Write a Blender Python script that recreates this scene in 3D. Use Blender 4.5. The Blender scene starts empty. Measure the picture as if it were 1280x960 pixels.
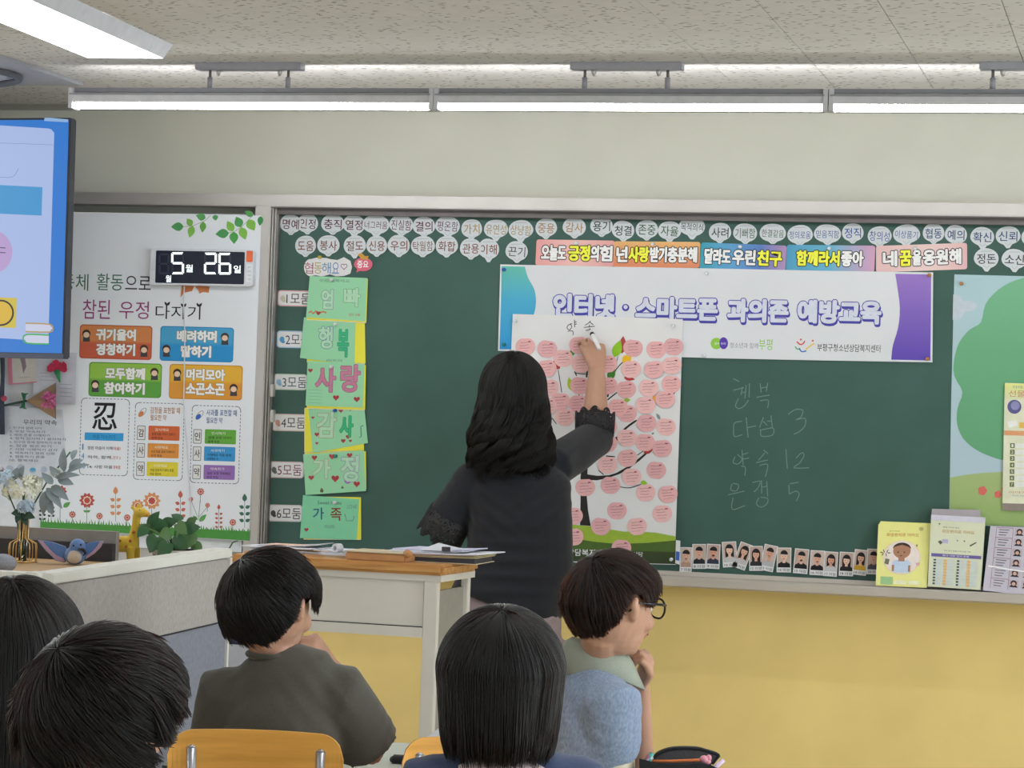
import bpy, bmesh, math, random
import numpy as np
from mathutils import Vector, Matrix
from math import sin, cos, pi, radians as rad
random.seed(7); RNG = np.random.default_rng(7)
SC = bpy.context.scene; COL = SC.collection
# ---------- camera ----------
F = 3150.0; YAW = rad(14.47); PITCH = rad(0.9); ROLL = rad(2.05)
CAM = Vector((2.17, -8.40, 1.38))
D = Vector((-sin(YAW)*cos(PITCH), cos(YAW)*cos(PITCH), sin(PITCH)))
_r0 = Vector((cos(YAW), sin(YAW), 0)); _u0 = _r0.cross(D)
R = _r0*cos(ROLL) + _u0*sin(ROLL); U = _u0*cos(ROLL) - _r0*sin(ROLL)
cd = bpy.data.cameras.new('camera'); cam = bpy.data.objects.new('camera', cd); COL.objects.link(cam)
mw = Matrix((R, U, -D)).transposed().to_4x4(); mw.translation = CAM; cam.matrix_world = mw
cd.sensor_width = 36; cd.lens = F/1280*36; cd.clip_start = .05; SC.camera = cam
# ---------- world, exposure ----------
w = bpy.data.worlds.new('world'); SC.world = w; w.use_nodes = True
w.node_tree.nodes['Background'].inputs[0].default_value = (.75, .82, 1, 1)
w.node_tree.nodes['Background'].inputs[1].default_value = .5
SC.view_settings.view_transform = 'Standard'; SC.view_settings.look = 'None'
SC.view_settings.gamma = 1; SC.view_settings.exposure = 0.14
TUBE_POWER = 24.0; PANEL_POWER = 11.0; WINDOW_POWER = 1.6

def ray(px, py): return D + R*((px-640)/F) - U*((py-480)/F)
def P(px, py, Y=0.0):                 # point on the plane y=Y (parallel to the front wall)
    r = ray(px, py); return CAM + r*((Y-CAM.y)/r.y)
def H(px, py, z):                     # point on a level plane
    r = ray(px, py); return CAM + r*((z-CAM.z)/r.z)
def Q(px, py, d): return CAM + ray(px, py)*d   # point at distance d along the view axis

# ---------- materials ----------
_M = {}
def lin(c): return c/12.92 if c <= .04045 else ((c+.055)/1.055)**2.4
def hexc(h, k=1.0):
    h = h.lstrip('#'); return tuple(min(.92, lin(int(h[i:i+2], 16)/255)*k) for i in (0, 2, 4))
def mat(key, col=None, rough=.7, metal=0, noise=.06, scale=30, bump=0, bscale=200, k=1.25, emit=0, spec=.3, stretch=None, sheen=0, col2=None):
    if key in _M: return _M[key]
    m = bpy.data.materials.new(key); m.use_nodes = True; nt = m.node_tree; b = nt.nodes['Principled BSDF']
    c = hexc(col, k)
    b.inputs['Roughness'].default_value = rough; b.inputs['Metallic'].default_value = metal
    b.inputs['Specular IOR Level'].default_value = spec
    tc = nt.nodes.new('ShaderNodeTexCoord'); mp = nt.nodes.new('ShaderNodeMapping'); nt.links.new(tc.outputs['Object'], mp.inputs[0])
    if stretch: mp.inputs['Scale'].default_value = stretch
    n = nt.nodes.new('ShaderNodeTexNoise'); n.inputs['Scale'].default_value = scale; n.inputs['Detail'].default_value = 4
    nt.links.new(mp.outputs[0], n.inputs['Vector'])
    rp = nt.nodes.new('ShaderNodeValToRGB'); nt.links.new(n.outputs['Fac'], rp.inputs[0])
    c2 = hexc(col2, k) if col2 else c
    rp.color_ramp.elements[0].color = (*[x*(1-noise) for x in c], 1); rp.color_ramp.elements[0].position = .3
    rp.color_ramp.elements[1].color = (*[min(1, x*(1+noise)) for x in c2], 1); rp.color_ramp.elements[1].position = .7
    nt.links.new(rp.outputs[0], b.inputs['Base Color'])
    if bump:
        n2 = nt.nodes.new('ShaderNodeTexNoise'); n2.inputs['Scale'].default_value = bscale; n2.inputs['Detail'].default_value = 3
        nt.links.new(mp.outputs[0], n2.inputs['Vector'])
        bp = nt.nodes.new('ShaderNodeBump'); bp.inputs['Strength'].default_value = bump; bp.inputs['Distance'].default_value = .01
        nt.links.new(n2.outputs['Fac'], bp.inputs['Height']); nt.links.new(bp.outputs[0], b.inputs['Normal'])
    if sheen: b.inputs['Sheen Weight'].default_value = sheen
    if emit:
        nt.links.new(rp.outputs[0], b.inputs['Emission Color']); b.inputs['Emission Strength'].default_value = emit
    _M[key] = m; return m
def ink(h, k=1.2): return mat('ink_'+h.strip('#')+('' if k == 1.2 else '_%d' % (k*100)), h, .75, noise=.05, scale=60, k=k, spec=.2)
def lightmat(key, col, s):
    m = bpy.data.materials.new(key); m.use_nodes = True; nt = m.node_tree; b = nt.nodes['Principled BSDF']
    b.inputs['Base Color'].default_value = (.8, .8, .8, 1); b.inputs['Emission Color'].default_value = (*hexc(col), 1); b.inputs['Emission Strength'].default_value = s
    return m
def gradmat(key, stops, axis='Z', rough=.6):   # a printed colour gradient over the sheet's own box
    if key in _M: return _M[key]
    m = bpy.data.materials.new(key); m.use_nodes = True; nt = m.node_tree; b = nt.nodes['Principled BSDF']; b.inputs['Roughness'].default_value = rough
    b.inputs['Specular IOR Level'].default_value = .25
    tc = nt.nodes.new('ShaderNodeTexCoord'); s = nt.nodes.new('ShaderNodeSeparateXYZ'); nt.links.new(tc.outputs['Generated'], s.inputs[0])
    rp = nt.nodes.new('ShaderNodeValToRGB'); nt.links.new(s.outputs[axis], rp.inputs[0]); cr = rp.color_ramp
    while len(cr.elements) < len(stops): cr.elements.new(.5)
    for e, (p, h) in zip(cr.elements, stops): e.position = p; e.color = (*hexc(h, 1.2), 1)
    nt.links.new(rp.outputs[0], b.inputs['Base Color']); _M[key] = m; return m

# ---------- object helpers ----------
WO = {}
def tag(o, label=None, cat=None, group=None, kind=None):
    if label: o['label'] = label
    if cat: o['category'] = cat
    if group: o['group'] = group
    if kind: o['kind'] = kind
    return o
def mk(name, verts, faces, m, parent=None, smooth=False, origin=None, cat=None, label=None, group=None, kind=None, mats=None):
    vs = np.array([tuple(v) for v in verts], dtype=float)
    if origin is None: c = (vs.min(0)+vs.max(0))/2
    else: c = np.array(tuple(origin))
    me = bpy.data.meshes.new(name); me.from_pydata((vs-c).tolist(), [], [tuple(f) for f in faces]); me.update()
    me.materials.append(m)
    if smooth: me.polygons.foreach_set('use_smooth', [True]*len(me.polygons))
    return link(name, me, c, parent, label, cat, group, kind)
def link(name, me, c, parent=None, label=None, cat=None, group=None, kind=None):
    o = bpy.data.objects.new(name, me); COL.objects.link(o); c = Vector(tuple(c))
    WO[o.name] = c.copy()
    if parent: o.parent = parent; o.location = c-WO[parent.name]
    else: o.location = c
    return tag(o, label, cat, group, kind)
def empty(name, loc, label, cat, group=None):
    o = bpy.data.objects.new(name, None); COL.objects.link(o); o.location = Vector(tuple(loc)); WO[o.name] = o.location.copy(); o.empty_display_size = .05
    return tag(o, label, cat, group)
class MB:                             # collects shapes in world space, one mesh object at the end
    def __init__(s): s.v = []; s.f = []
    def add(s, v, f):
        n = len(s.v); s.v += [tuple(x) for x in v]; s.f += [tuple(i+n for i in q) for q in f]; return s
    def box(s, lo, hi, M=None, bev=0):
        x0, y0, z0 = lo; x1, y1, z1 = hi
        if bev:
            bm = bmesh.new(); bmesh.ops.create_cube(bm, size=1)
            for v in bm.verts: v.co = Vector(((x0+x1)/2+v.co.x*(x1-x0), (y0+y1)/2+v.co.y*(y1-y0), (z0+z1)/2+v.co.z*(z1-z0)))
            bmesh.ops.bevel(bm, geom=bm.edges[:], offset=bev, segments=2, affect='EDGES'); bm.verts.index_update()
            v = [x.co.copy() for x in bm.verts]; f = [[q.index for q in p.verts] for p in bm.faces]; bm.free()
        else:
            v = [Vector(p) for p in ((x0,y0,z0),(x1,y0,z0),(x1,y1,z0),(x0,y1,z0),(x0,y0,z1),(x1,y0,z1),(x1,y1,z1),(x0,y1,z1))]
            f = [(3,2,1,0),(4,5,6,7),(0,1,5,4),(1,2,6,5),(2,3,7,6),(3,0,4,7)]
        if M: v = [M @ x for x in v]
        return s.add(v, f)
    def tube(s, pts, rs, seg=10, cap=True, flat=1, upv=None):
        pts = [Vector(tuple(p)) for p in pts]; n = len(pts)
        if not hasattr(rs, '__len__'): rs = [rs]*n
        v = []; f = []; prev = None
        for i, p in enumerate(pts):
            t = (pts[min(i+1, n-1)]-pts[max(i-1, 0)])
            if t.length < 1e-9: t = Vector((0, 0, 1))
            t.normalize()
            if prev is None:
                a = Vector(upv) if upv else (Vector((0, 0, 1)) if abs(t.z) < .9 else Vector((1, 0, 0)))
            else: a = prev
            a = (a-t*a.dot(t)).normalized(); b = t.cross(a); prev = a
            r = rs[i]; ra, rb = r if hasattr(r, '__len__') else (r, r*flat)
            for k in range(seg):
                q = 2*pi*k/seg; v.append(p+a*cos(q)*ra+b*sin(q)*rb)
        for i in range(n-1):
            for k in range(seg):
                k2 = (k+1) % seg; f.append((i*seg+k, i*seg+k2, (i+1)*seg+k2, (i+1)*seg+k))
        if cap: f.append(tuple(range(seg))[::-1]); f.append(tuple((n-1)*seg+k for k in range(seg)))
        return s.add(v, f)
    def ball(s, c, r, M=None, seg=14, ring=9):
        if not hasattr(r, '__len__'): r = (r, r, r)
        v = []; f = []
        for i in range(1, ring):
            t = pi*i/ring
            for k in range(seg):
                q = 2*pi*k/seg; v.append(Vector((r[0]*sin(t)*cos(q), r[1]*sin(t)*sin(q), r[2]*cos(t))))
        v += [Vector((0, 0, r[2])), Vector((0, 0, -r[2]))]; a = len(v)-2; b = a+1
        for i in range(ring-2):
            for k in range(seg):
                k2 = (k+1) % seg; f.append((i*seg+k, (i+1)*seg+k, (i+1)*seg+k2, i*seg+k2))
        for k in range(seg):
            k2 = (k+1) % seg; f.append((a, k, k2)); f.append(((ring-2)*seg+k2, (ring-2)*seg+k, b))
        if M: v = [M @ x for x in v]
        return s.add([Vector(tuple(c))+x for x in v], f)
    def prism(s, pts, off):           # polygon (world points, seen counter-clockwise or not) extruded by off
        pts = [Vector(tuple(p)) for p in pts]; off = Vector(tuple(off)); n = len(pts)
        return s.add(pts+[p+off for p in pts], [tuple(range(n)), tuple(range(2*n-1, n-1, -1))]+[(i, i+n, (i+1) % n+n, (i+1) % n) for i in range(n)])
    def poly(s, pts): return s.add(pts, [tuple(range(len(pts)))])
    def build(s, name, m, parent=None, smooth=False, **k): return mk(name, s.v, s.f, m, parent, smooth, **k)

def remesh(mb, voxel, sm=4):          # voxel-fuse the overlapping shapes of an MB into one continuous skin
    me = bpy.data.meshes.new('t'); me.from_pydata([tuple(x) for x in mb.v], [], mb.f); o = bpy.data.objects.new('t', me); COL.objects.link(o)
    a = o.modifiers.new('r', 'REMESH'); a.mode = 'VOXEL'; a.voxel_size = voxel
    if sm: b = o.modifiers.new('s', 'SMOOTH'); b.factor = .5; b.iterations = sm
    dg = bpy.context.evaluated_depsgraph_get(); m2 = bpy.data.meshes.new_from_object(o.evaluated_get(dg))
    v = np.empty(len(m2.vertices)*3); m2.vertices.foreach_get('co', v); v = v.reshape(-1, 3)
    nn = np.empty(len(m2.vertices)*3); m2.vertices.foreach_get('normal', nn); nn = nn.reshape(-1, 3)
    f = [tuple(p.vertices) for p in m2.polygons]
    bpy.data.objects.remove(o); bpy.data.meshes.remove(me); bpy.data.meshes.remove(m2)
    return v, nn, f

# flat things on a plane y=Y, given by their corners in the 1280x960 frame (each is placed at its real spot on the wall)
def sheet(name, pts, Y, m, parent=None, th=.0012, **k):
    return MB().prism([P(x, y, Y) for x, y in pts], (0, -th, 0)).build(name, m, parent, **k)
def fill(name, polys, Y, m, parent, each=False, **k):
    if each and len(polys) > 1: return [fill(name, [q], Y-i*.00002, m, parent) for i, q in enumerate(polys)][0]
    mb = MB()
    for pts in polys: mb.poly([P(x, y, Y) for x, y in pts])
    return mb.build(name, m, parent, **k)
def ell(cx, cy, rx, ry=None, n=18, rot=0, a0=0, a1=360):
    ry = rx if ry is None else ry; o = []
    for i in range(n):
        t = rad(a0+(a1-a0)*i/(n if a1-a0 == 360 else n-1)); x = rx*cos(t); y = ry*sin(t); c, s = cos(rad(rot)), sin(rad(rot))
        o.append((cx+x*c-y*s, cy+x*s+y*c))
    return o
def rrect(x0, y0, x1, y1, r=3, sk=.022, n=4):   # rounded rectangle; sk: how the wall's level lines run in the frame
    o = []
    for cx, cy, a in ((x1-r, y0+r, -90), (x1-r, y1-r, 0), (x0+r, y1-r, 90), (x0+r, y0+r, 180)):
        for i in range(n+1):
            t = rad(a+90*i/n); o.append((cx+r*cos(t), cy+r*sin(t)))
    mx, my = (x0+x1)/2, (y0+y1)/2
    return [(x-(y-my)*.03, y+(x-mx)*sk) for x, y in o]
def band(pts, wd):                    # a stroke as one polygon; wd a number or one per point
    n = len(pts); wd = wd if hasattr(wd, '__len__') else [wd]*n; l = []; r = []
    for i, (x, y) in enumerate(pts):
        a = pts[max(i-1, 0)]; b = pts[min(i+1, n-1)]; dx, dy = b[0]-a[0], b[1]-a[1]; q = math.hypot(dx, dy) or 1
        nx, ny = -dy/q*wd[i]/2, dx/q*wd[i]/2; l.append((x+nx, y+ny)); r.append((x-nx, y-ny))
    return [[l[i], l[i+1], r[i+1], r[i]] for i in range(n-1)]
def spline(pts, k=5):
    o = []; n = len(pts)
    for i in range(n-1):
        p0 = pts[max(i-1, 0)]; p1 = pts[i]; p2 = pts[i+1]; p3 = pts[min(i+2, n-1)]
        for j in range(k):
            t = j/k; o.append(tuple(.5*((2*b)+(c-a)*t+(2*a-5*b+4*c-d)*t*t+(3*b-a-3*c+d)*t**3) for a, b, c, d in zip(p0, p1, p2, p3)))
    o.append(tuple(pts[-1])); return o
_TC = {}
def tmesh(s, off):
    if (s, off) in _TC: return _TC[(s, off)]
    c = bpy.data.curves.new('t', 'FONT'); c.body = s; c.offset = off; c.resolution_u = 3; o = bpy.data.objects.new('t', c)
    m = bpy.data.meshes.new_from_object(o); v = np.array([tuple(x.co) for x in m.vertices]); f = [tuple(p.vertices) for p in m.polygons]
    bpy.data.objects.remove(o); bpy.data.curves.remove(c); bpy.data.meshes.remove(m); _TC[(s, off)] = (v, f); return v, f
def text(s, cx, cy, w, h, Y, m, parent, off=.01, rot=0, name='lettering', ref=None, mb=None, sk=.022):
    """lettering s centred at frame point (cx,cy), w x h frame pixels large, lying on the plane y=Y"""
    v, f = tmesh(s, off); rv = tmesh(s, ref)[0] if ref is not None else v
    if not len(v): return None
    lo, hi = rv.min(0), rv.max(0); c0 = (lo+hi)/2; k = (w/max(hi[0]-lo[0], 1e-6), h/max(hi[1]-lo[1], 1e-6)); o = []
    c, sn = cos(rad(rot)), sin(rad(rot))
    for x, y, _ in v:
        a = (x-c0[0])*k[0]; b = -(y-c0[1])*k[1]; a, b = a*c+b*sn, b*c-a*sn
        o.append(P(cx+a-b*.03, cy+b+a*sk, Y))
    if mb is not None: mb.add(o, f); return mb
    return mk(name, o, f, m, parent)
def fat(s, cx, cy, w, h, Y, m, parent, r, name, rot=0, sk=.022, n=8, dx=0, dy=0, base=.012):
    """thick lettering: the same word laid n times round a small circle of r frame pixels"""
    mb = MB()
    for i in range(n):
        t = 2*pi*i/n
        for q in ((0, 0), (dx, dy)) if (dx or dy) else ((0, 0),):
            text(s, cx+r*cos(t)+q[0], cy+r*sin(t)+q[1], w-2*r, h-2*r, Y-.000004*i, m, parent, base, rot, mb=mb, sk=sk)
    return mb.build(name, m, parent)
def outlined(s, cx, cy, w, h, Y, fillm, linem, parent, ro=1.1, ri=.45, rot=0, dx=0, dy=0, sk=.022):
    fat(s, cx, cy, w, h, Y, linem, parent, ro, 'letter_outline', rot, sk, 10, dx, dy)
    return fat(s, cx, cy, w-2*(ro-ri), h-2*(ro-ri), Y-.0002, fillm, parent, ri, 'lettering', rot, sk, 6)
def wavy(cx, cy, r, n=26, amp=.1, k=5, ph=0, ry=None):
    ry = ry or r; return [(cx+r*(1+amp*cos(k*t+ph))*cos(t), cy+ry*(1+amp*cos(k*t+ph))*sin(t)) for t in (2*pi*i/n for i in range(n))]
def heart(cx, cy, s, rot=0):
    o = []
    for i in range(16):
        t = 2*pi*i/16; x = s*.062*16*sin(t)**3/1.0; y = -s*.062*(13*cos(t)-5*cos(2*t)-2*cos(3*t)-cos(4*t))
        c, q = cos(rad(rot)), sin(rad(rot)); o.append((cx+x*c-y*q, cy+x*q+y*c))
    return o
def leafpoly(x, y, L, W, ang, n=6):   # leaf from its base point
    o = []; c, s = cos(rad(ang)), -sin(rad(ang))
    for sgn in (1, -1):
        for i in range(n+1):
            t = i/n if sgn > 0 else 1-i/n
            a = t*L; b = sgn*W/2*sin(pi*t**.8); o.append((x+a*c-b*s, y+a*s+b*c))
    return o[:n+1]+o[n+2:-1]
def pin(px, py, Y, label, m, cat='push pin', group='push pins on the blackboard'):
    c = P(px, py, Y); e = empty('push_pin', c, label, cat)
    MB().tube([c, c+Vector((0, -.004, 0))], [.006, .005], 10).build('pin_collar', m, e, smooth=True)
    MB().tube([c+Vector((0, -.004, 0)), c+Vector((0, -.009, -.0005)), c+Vector((0, -.014, -.001)), c+Vector((0, -.016, -.001))], [.0032, .0035, .006, .0045], 10).build('pin_head', m, e, smooth=True)
    return e
# ================= setting =================
XL, XR, YB, ZC = -3.6, 4.7, -9.8, 2.475
zf = lambda px, py, Y: P(px, py, Y).z
CREAM = mat('cream_paint', '#b8b8ad', .85, noise=.03, scale=4, bump=.04, bscale=120, k=1.35)
YEL = mat('yellow_paint', '#cdb676', .6, noise=.06, scale=3, bump=.05, bscale=60, k=1.45)
ALU = mat('aluminium', '#a9a6a4', .42, .55, noise=.05, scale=6, k=1.4)
ALUD = mat('dark_trim', '#6f6a6a', .5, .3, noise=.05, k=1.1)
FRAME_Y = -.09
z_tray = zf(827, 733.2, -.17); z_ft = zf(640, 246.6, FRAME_Y); z_f2 = zf(640, 262, FRAME_Y); z_f3 = zf(640, 272, -.05)
z_bb = z_tray+.035
def struct(name, mb, m, parent=None, **k): return mb.build(name, m, parent, kind='structure' if not parent else None, **k)
struct('floor', MB().box((XL, YB, -.1), (XR, .1, 0)), mat('floor_vinyl', '#b0a68e', .4, noise=.1, scale=6))
struct('wall_front', MB().box((XL, .0, z_tray-.0), (XR, .12, ZC+.2)), CREAM)
struct('wall_front_lower', MB().box((XL, .0, 0), (XR, .12, z_tray)), YEL)
struct('wall_left', MB().box((XL-.12, YB, 0), (XL, .1, 1.0)).box((XL-.12, YB, 2.1), (XL, .1, ZC+.2)).box((XL-.12, -1.0, 1.0), (XL, .1, 2.1)).box((XL-.12, YB, 1.0), (XL, -5.2, 2.1)), CREAM)
struct('wall_back', MB().box((XL, YB-.12, 0), (XR, YB, ZC+.2)), CREAM)
# right wall with a run of windows (daylight side, outside the frame)
wr = struct('wall_right', MB().box((XR, YB, 0), (XR+.12, .1, .95)).box((XR, YB, 2.2), (XR+.12, .1, ZC+.2)).box((XR, -1.2, .95), (XR+.12, .1, 2.2)).box((XR, -5.4, .95), (XR+.12, -4.8, 2.2)).box((XR, YB, .95), (XR+.12, -9, 2.2)), CREAM)
GLASS = bpy.data.materials.new('glass'); GLASS.use_nodes = True
_b = GLASS.node_tree.nodes['Principled BSDF']; _b.inputs['Transmission Weight'].default_value = 1; _b.inputs['Roughness'].default_value = .02; _b.inputs['IOR'].default_value = 1.45
mb = MB()
for y in (-5.2, -3.8, -2.4, -1.05): mb.box((XL-.09, y, 1.0), (XL-.02, y+.05, 2.1))
mb.box((XL-.09, -5.2, 1.0), (XL-.02, -1.0, 1.05)).box((XL-.09, -5.2, 2.05), (XL-.02, -1.0, 2.1))
wi = mb.build('window_3', ALU, kind='structure'); MB().box((XL-.06, -5.2, 1.05), (XL-.054, -1.0, 2.05)).build('pane', GLASS, wi)  # unseen window added on the left wall to go with the fill light
L = bpy.data.lights.new('left_fill_light', 'AREA'); L.shape = 'RECTANGLE'; L.size = 1.0; L.size_y = 4.0; L.energy = 24; L.color = (.9, .95, 1)  # fill light added out of view to brighten the left side
o = bpy.data.objects.new('left_fill_light', L); COL.objects.link(o); o.location = (XL+.02, -3.1, 1.57); o.rotation_euler = (0, rad(-90), 0)
for i, (a, b) in enumerate(((-4.8, -1.2), (-9, -5.4))):
    mb = MB()
    for y in (a, (a+b)/2, b-.05): mb.box((XR+.02, y, .95), (XR+.09, y+.05, 2.2))
    mb.box((XR+.02, a, .95), (XR+.09, b, 1.0)).box((XR+.02, a, 2.15), (XR+.09, b, 2.2))
    wi = mb.build('window_%d' % (i+1), ALU, kind='structure')
    MB().box((XR+.05, a+.04, 1.0), (XR+.056, b-.04, 2.15)).build('pane', GLASS, wi)
    L = bpy.data.lights.new('daylight', 'AREA'); L.shape = 'RECTANGLE'; L.size = 3.5; L.size_y = 1.2; L.energy = 60*WINDOW_POWER; L.color = (.85, .93, 1)
    o = bpy.data.objects.new('daylight', L); COL.objects.link(o); o.location = (XR-.02, (a+b)/2, 1.57); o.rotation_euler = (0, rad(90), 0)
# ceiling: fissured tiles laid in columns towards the front wall
ceil = MB().box((XL, YB, ZC+.012), (XR, .1, ZC+.1)).build('ceiling', mat('ceiling_void', '#77756f', .9), kind='structure')
TILE = mat('fissured_tile', '#bcbab8', .92, noise=.04, scale=18, k=1.35)
nt = TILE.node_tree; b = nt.nodes['Principled BSDF']
tc = nt.nodes.new('ShaderNodeTexCoord'); geo = nt.nodes.new('ShaderNodeNewGeometry'); mp = nt.nodes.new('ShaderNodeMapping'); nt.links.new(geo.outputs['Position'], mp.inputs[0]); mp.inputs['Scale'].default_value = (32, 74, 1); mp.inputs['Rotation'].default_value = (0, 0, .9)
dn = nt.nodes.new('ShaderNodeTexNoise'); dn.inputs['Scale'].default_value = 30; nt.links.new(geo.outputs['Position'], dn.inputs['Vector'])
mx = nt.nodes.new('ShaderNodeMixRGB'); mx.blend_type = 'ADD'; mx.inputs[0].default_value = 1.2; nt.links.new(mp.outputs[0], mx.inputs[1]); nt.links.new(dn.outputs['Color'], mx.inputs[2])
vo = nt.nodes.new('ShaderNodeTexVoronoi'); vo.voronoi_dimensions = '2D'; nt.links.new(mx.outputs[0], vo.inputs['Vector']); vo.inputs['Scale'].default_value = 1
g = nt.nodes.new('ShaderNodeMath'); g.operation = 'LESS_THAN'; g.inputs[1].default_value = .22; nt.links.new(vo.outputs['Distance'], g.inputs[0])
pk = nt.nodes.new('ShaderNodeSeparateColor'); nt.links.new(vo.outputs['Color'], pk.inputs[0]); g2 = nt.nodes.new('ShaderNodeMath'); g2.operation = 'LESS_THAN'; g2.inputs[1].default_value = .26; nt.links.new(pk.outputs[0], g2.inputs[0])
g3 = nt.nodes.new('ShaderNodeMath'); g3.operation = 'MULTIPLY'; nt.links.new(g.outputs[0], g3.inputs[0]); nt.links.new(g2.outputs[0], g3.inputs[1])
mc = nt.nodes.new('ShaderNodeMixRGB'); mc.inputs[2].default_value = (.14, .125, .11, 1); src = b.inputs['Base Color'].links[0].from_socket
nt.links.new(g3.outputs[0], mc.inputs[0]); nt.links.new(src, mc.inputs[1]); nt.links.new(mc.outputs[0], b.inputs['Base Color'])
TW, TL = .306, .612
_bt = MB().box((-TW/2+.0009, -TL/2+.0009, 0), (TW/2-.0009, TL/2-.0009, .012), bev=.001); tme = None
for i in range(-10, 15):
    x = i*TW+.07; st = (i % 2)*TL/2
    near = -3.9 if -2.6 < x < 2.2 else 0
    for j in range(0, 7):
        y = -.02-TL/2-j*TL+st
        if y+TL/2 > .04 or not (-9 <= i and x < 2.9) or x < XL+.15: 
            if y+TL/2 > .04 and (-9 <= i and x < 2.9) and x >= XL+.15:
                MB().box((x-TW/2+.0009, -.02-TL/2+.0009, ZC), (x+TW/2-.0009, -.001, ZC+.012)).build('ceiling_tile', TILE, ceil)
            continue
        if tme is None:
            o = _bt.build('ceiling_tile', TILE, ceil, origin=(0, 0, 0)); tme = o.data; o.location = Vector((x, y, ZC))-WO[ceil.name]
        else: link('ceiling_tile', tme, (x, y, ZC), ceil)
MB().box((XL, YB, ZC), (XR, -4.42, ZC+.012)).build('ceiling_field', TILE, ceil, kind='stuff')
MB().box((XL, -4.42, ZC), (-2.78, 0, ZC+.012)).box((2.8, -4.42, ZC), (XR, 0, ZC+.012)).build('ceiling_field', TILE, ceil, kind='stuff')
# trims at the cornice of the front wall
struct('trim_1', MB().box((XL, -.012, ZC-.02), (XR, 0, ZC)), mat('cornice', '#8a8880', .8))
struct('baseboard_front', MB().box((XL, -.015, 0), (XR, 0, .1)), mat('skirting', '#6a5a40', .6))

# ---------- fluorescent ceiling fixtures ----------
DIFF = lightmat('light_panel', '#f4f8ff', PANEL_POWER)
HOUS = mat('fixture_housing', '#b9bcc4', .5, k=1.2)
def fixture(c, L, W, yaw, label):
    e = empty('ceiling_light', (c[0], c[1], ZC), label, 'light', 'ceiling fixtures'); M = Matrix.Translation((c[0], c[1], 0)) @ Matrix.Rotation(yaw, 4, 'Z')
    z0 = ZC-.045
    a = [(-W/2-.022, -L/2-.022, ZC), (W/2+.022, -L/2-.022, ZC), (W/2+.022, L/2+.022, ZC), (-W/2-.022, L/2+.022, ZC)]; b = [(-W/2, -L/2, z0), (W/2, -L/2, z0), (W/2, L/2, z0), (-W/2, L/2, z0)]
    v = [M @ Vector(p) for p in a+b]; MB().add(v, [(i, (i+1) % 4, (i+1) % 4+4, i+4) for i in range(4)]).build('housing', HOUS, e)
    MB().box((-W/2+.002, -L/2+.002, z0+.002), (W/2-.002, L/2-.002, z0+.008), M).build('diffuser', DIFF, e)
zl = ZC-.045
c1 = H(204, 73, zl); c2 = H(110, 72.5, zl); fw = (c1-c2).length; dr = (H(37.5, 0, zl)-c1).normalized()
fy = math.atan2(dr.x, -dr.y); mid = (c1+c2)/2+dr*.75
fixture((mid.x, mid.y), 1.5, fw, math.atan2(-dr.x, dr.y)+pi, 'recessed fluorescent panel light glowing white at the top left corner of the ceiling')
for k, (x, y) in enumerate(((1.5, -4.4), (-1.5, -5.9), (1.5, -6.9), (-1.5, -8.4), (3.6, -3.0), (3.6, -6.6), (-2.5, -1.6))):  # the last fixture is an unseen extra, added to brighten the left side
    fixture((x, y), 1.4, .28, 0, ['ceiling light over the pupils, out of view behind the camera, middle row', 'ceiling light out of view over the left rows', 'ceiling light out of view near the camera', 'ceiling light out of view at the back left', 'ceiling light out of view on the window side, front', 'ceiling light out of view on the window side, back', 'added fill light on the ceiling, out of view at the front left corner'][k])

# ---------- blackboard lamps hung from the ceiling ----------
LY = -1.0
LAMPG = mat('lamp_grey', '#b4b4b8', .5, .1, k=1.3); LAMPD = mat('lamp_dark', '#8a8b92', .5, .1, k=1.2); BRK = mat('lamp_bracket', '#9a9aa2', .45, .2, k=1.3)
TUBE = lightmat('lamp_tube', '#ffffff', TUBE_POWER)
def lampseg(px0, px1, x1=None, label=''):
    py = lambda px: 135+(px-640)*.0085
    a = P(px0, py(px0), LY); b = P(px1, py(px1), LY) if x1 is None else Vector((x1, LY, P(px0, py(px0), LY).z)); z = zt_l
    e = empty('board_lamp', ((a.x+b.x)/2, LY, ZC), label, 'lamp', 'lamps over the blackboard')
    def ext(prof): # closed yz profile swept along x
        n = len(prof); v = [(a.x, LY+p[0], z+p[1]) for p in prof]+[(b.x, LY+p[0], z+p[1]) for p in prof]
        return v, [tuple(range(n)), tuple(range(2*n-1, n-1, -1))]+[(i, i+n, (i+1) % n+n, (i+1) % n) for i in range(n)]
    MB().add(*ext([(-.045, .012), (-.05, .035), (-.034, .043), (-.006, .046), (-.006, .042), (-.032, .039), (-.045, .033), (-.041, .012)])).build('reflector', LAMPG, e)
    MB().add(*ext([(-.036, .045), (-.036, .058), (-.012, .058), (-.012, .052), (-.026, .052), (-.026, .045)])).build('mounting_rail', LAMPD, e)
    MB().add(*ext([(-.047, .034), (-.054, .034), (-.054, .039), (-.047, .039)])).build('reflector_lip', LAMPD, e)
    MB().tube([(a.x+.01, LY-.022, z+.004), (b.x-.01, LY-.022, z+.004)], .0115, 12).build('tube', TUBE, e, smooth=True)
    for s, x in ((1, a.x), (-1, b.x)): MB().box((x-.004, LY-.052, z-.008), (x+.010, LY+.01, z+.056)).build('end_cap', LAMPG, e)
    return e
zt_l = P(640, 139.5, LY).z+.008
LA = [lampseg(95, 543, label='leftmost long tube lamp hung over the blackboard'), lampseg(549, 1033, label='middle long tube lamp hung over the blackboard'), lampseg(1040, 1100, P(1040, 138, LY).x+1.2, label='rightmost tube lamp over the blackboard, running out of frame')]
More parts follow.
